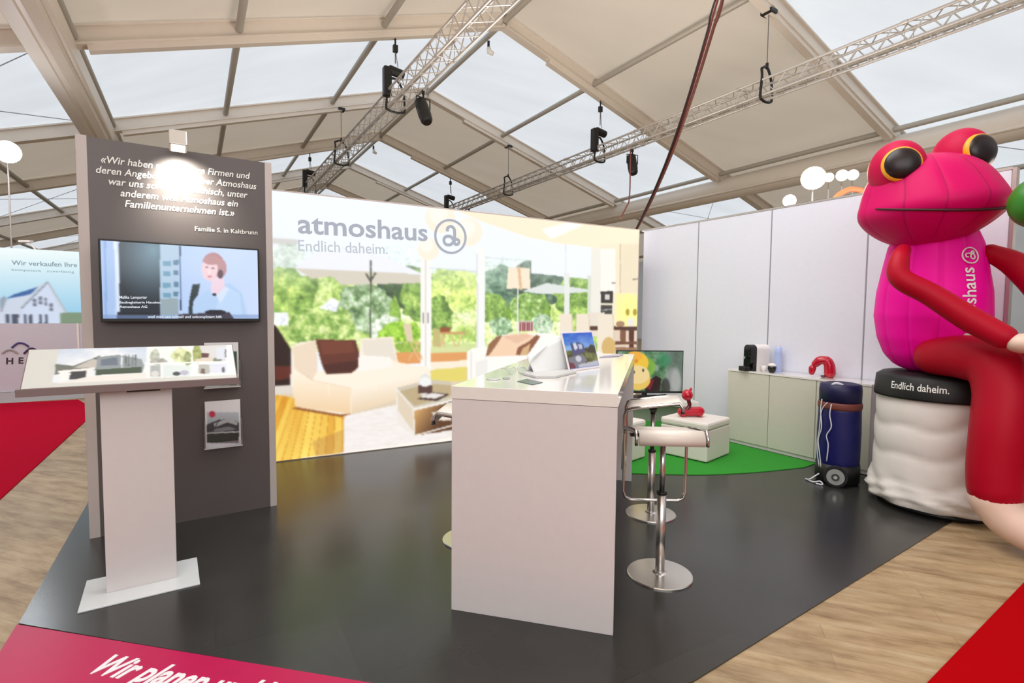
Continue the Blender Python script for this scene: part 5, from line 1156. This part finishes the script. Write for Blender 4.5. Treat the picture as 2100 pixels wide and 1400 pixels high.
# ================================================================== NEIGHBOURING BOOTH (left)
NL, NR = np.array([-7.74, 7.94, 0]), np.array([-6.97, 8.475, 0]); dN = (NR - NL) / np.linalg.norm(NR - NL); nN = np.array([dN[1], -dN[0], 0]); HN = 2.345
N0 = NL - dN * 2.2; LV = float(np.linalg.norm(NR - N0)); LN = LV + 1.0
nb = thing('display_wall', 'neighbouring booth wall at far left with a house print and roof logo', 'display wall', N0, math.atan2(dN[1], dN[0]))
mb = MB(); mb.box(0, LN, 0, .1, .15, HN); obj('frame', mb, grey_frame, nb)
mb = MB(); mb.box(0, LN - .03, -.01, 0, .16, 1.205); obj('lower_panel', mb, mat('grey_white_panel', (200, 200, 210), .5), nb)
mb = MB(); mb.box(0, LN + .02, -.06, .12, 0.0, .15); obj('plinth', mb, mat('pale_plinth', (186, 192, 198), .4), nb)
mb = MB(); mb.box(LV - .03, LV - .005, -.02, -.01, .16, 1.205); mb.box(LN - .03, LN, -.02, .1, .15, HN + .01); obj('end_profile', mb, white_paint, nb)
def paint_house(c):
    c.c[:] = (214, 234, 246); g = c.rect(-400, 480, 200, 665, (0, 0, 0)); c.grad(g, (240, 252, 252), (150, 206, 236), (c.Y - 515) / 130)
    c.rect(-400, 641, 200, 668, (122, 148, 120)); c.poly([(0, 628), (20, 612), (72, 588), (98, 578), (135, 640), (124, 642), (124, 664), (-60, 664), (-60, 628)], (206, 216, 232))
    c.poly([(46, 632), (98, 578), (124, 640), (124, 664), (44, 664)], (210, 222, 244)); c.line(44, 632, 98, 578, 3, (130, 140, 150)); c.line(98, 578, 136, 640, 3, (176, 184, 194)); c.poly([(14, 612), (30, 603), (78, 588), (64, 602), (50, 606)], (46, 96, 160)); c.poly([(0, 614), (8, 606), (14, 612), (4, 640), (0, 640)], (150, 160, 176))
    for x, y in ((68, 612), (80, 608), (91, 610), (102, 622)): c.rect(x, y, x + 6, y + 16, (110, 118, 134)); c.line(x, y + 8, x + 6, y + 8, 1.4, (220, 228, 240))
    for x, w in ((12, 8), (24, 14), (49, 5), (60, 6), (80, 6), (92, 6)): c.rect(x, 644, x + w, 663, (70, 80, 98))
picture('printed_panel', N0 + nN * .012 + np.array([0, 0, HN]), dN, (0, 0, -1), LN - .03, HN - 1.205, 300, 110, paint_house, print_mat('neighbour_backlit_print', glow=.95), nb)
gk = emis('pale_grey_ink', (150, 176, 186), .8)
word('Wir verkaufen Ihre Immobilie', (24, 543), (226, 550), 10, NL, nN, gk, nb, off=.014, bold=.012)
word('kompetent   zuverlässig   persönlich', (24, 555), (214, 562), 5, NL, nN, gk, nb, off=.014)
blk = mat('dark_lettering', (52, 46, 50), .5)
def cap(s, a, b, hh): word(s, a, b, hh, NL, nN, blk, nb, off=.012, bold=.03)
cap('H', (12.5, 746), (27, 746), 13); cap('E', (38, 745), (48, 745), 13); cap('R', (62, 744), (76, 744), 13); cap('O', (86, 743), (100, 743), 13)
for pts, m_ in (([(24, 713), (34, 705), (42, 703), (52, 706), (59, 711)], mat('violet_logo', (70, 56, 110), .5)), ([(49, 725), (58, 717), (66, 714), (75, 718), (84, 722)], mat('dark_violet_logo', (48, 20, 66), .5)), ([(4, 724), (14, 718), (20, 717), (28, 719), (36, 724)], mat('grey_logo', (160, 160, 156), .5))):
    mb = MB(); mb.tube(smooth_path([wp(x, y, NL, nN, .016) for x, y in pts], 4), .014, 6); obj('emblem', mb, m_, nb, world_xyz=True)
p = CAM + ray(60, 500) * 8.2
bl = thing('clip_spotlight', 'small white arm spotlight above the neighbouring booth print', 'spotlight', p, 0)
mb = MB(); mb.box(-.14, .04, -.04, .04, .02, .055); obj('lamp_head', mb, white_paint, bl, bevel=.008)
mb = MB(); mb.tube([(0, 0, .03), (.07, .02, -.08), (.10, .06, -.2)], .012, 8); obj('arm', mb, white_paint, bl)

# ================================================================== NEIGHBOURING BOOTH (right, behind the frog)
q0 = np.array([5.35, 5.0, 0]); q1 = q0 + DV * 0 + np.array([.87, .49, 0]) * 2.6; q0 = q0 - np.array([.87, .49, 0]) * .6
mb = MB(); mb.bar((q0[0], q0[1], 1.12), (q1[0], q1[1], 1.12), .06, 2.24); o = obj('booth_wall', mb, white_wall); fix_normals(o); tag(o, 'white booth wall seen past the right edge of the partition wall', 'booth wall')
nn_ = np.array([.49, -.87, 0]); P = [hit(x, y, q0 + nn_ * .034, nn_) for x, y in ((2071, 562), (2084, 562), (2084, 579), (2071, 579))]
mb = MB(); mb.add([p for p in P] + [p + nn_ * .004 for p in P], [(0, 1, 2, 3), (7, 6, 5, 4)] + [(i, (i + 1) % 4, 4 + (i + 1) % 4, 4 + i) for i in range(4)]); o = obj('wall_sign', mb, mat('grey_sign', (150, 168, 172), .4)); fix_normals(o); tag(o, 'small grey sign on the white wall right of the frog', 'sign')
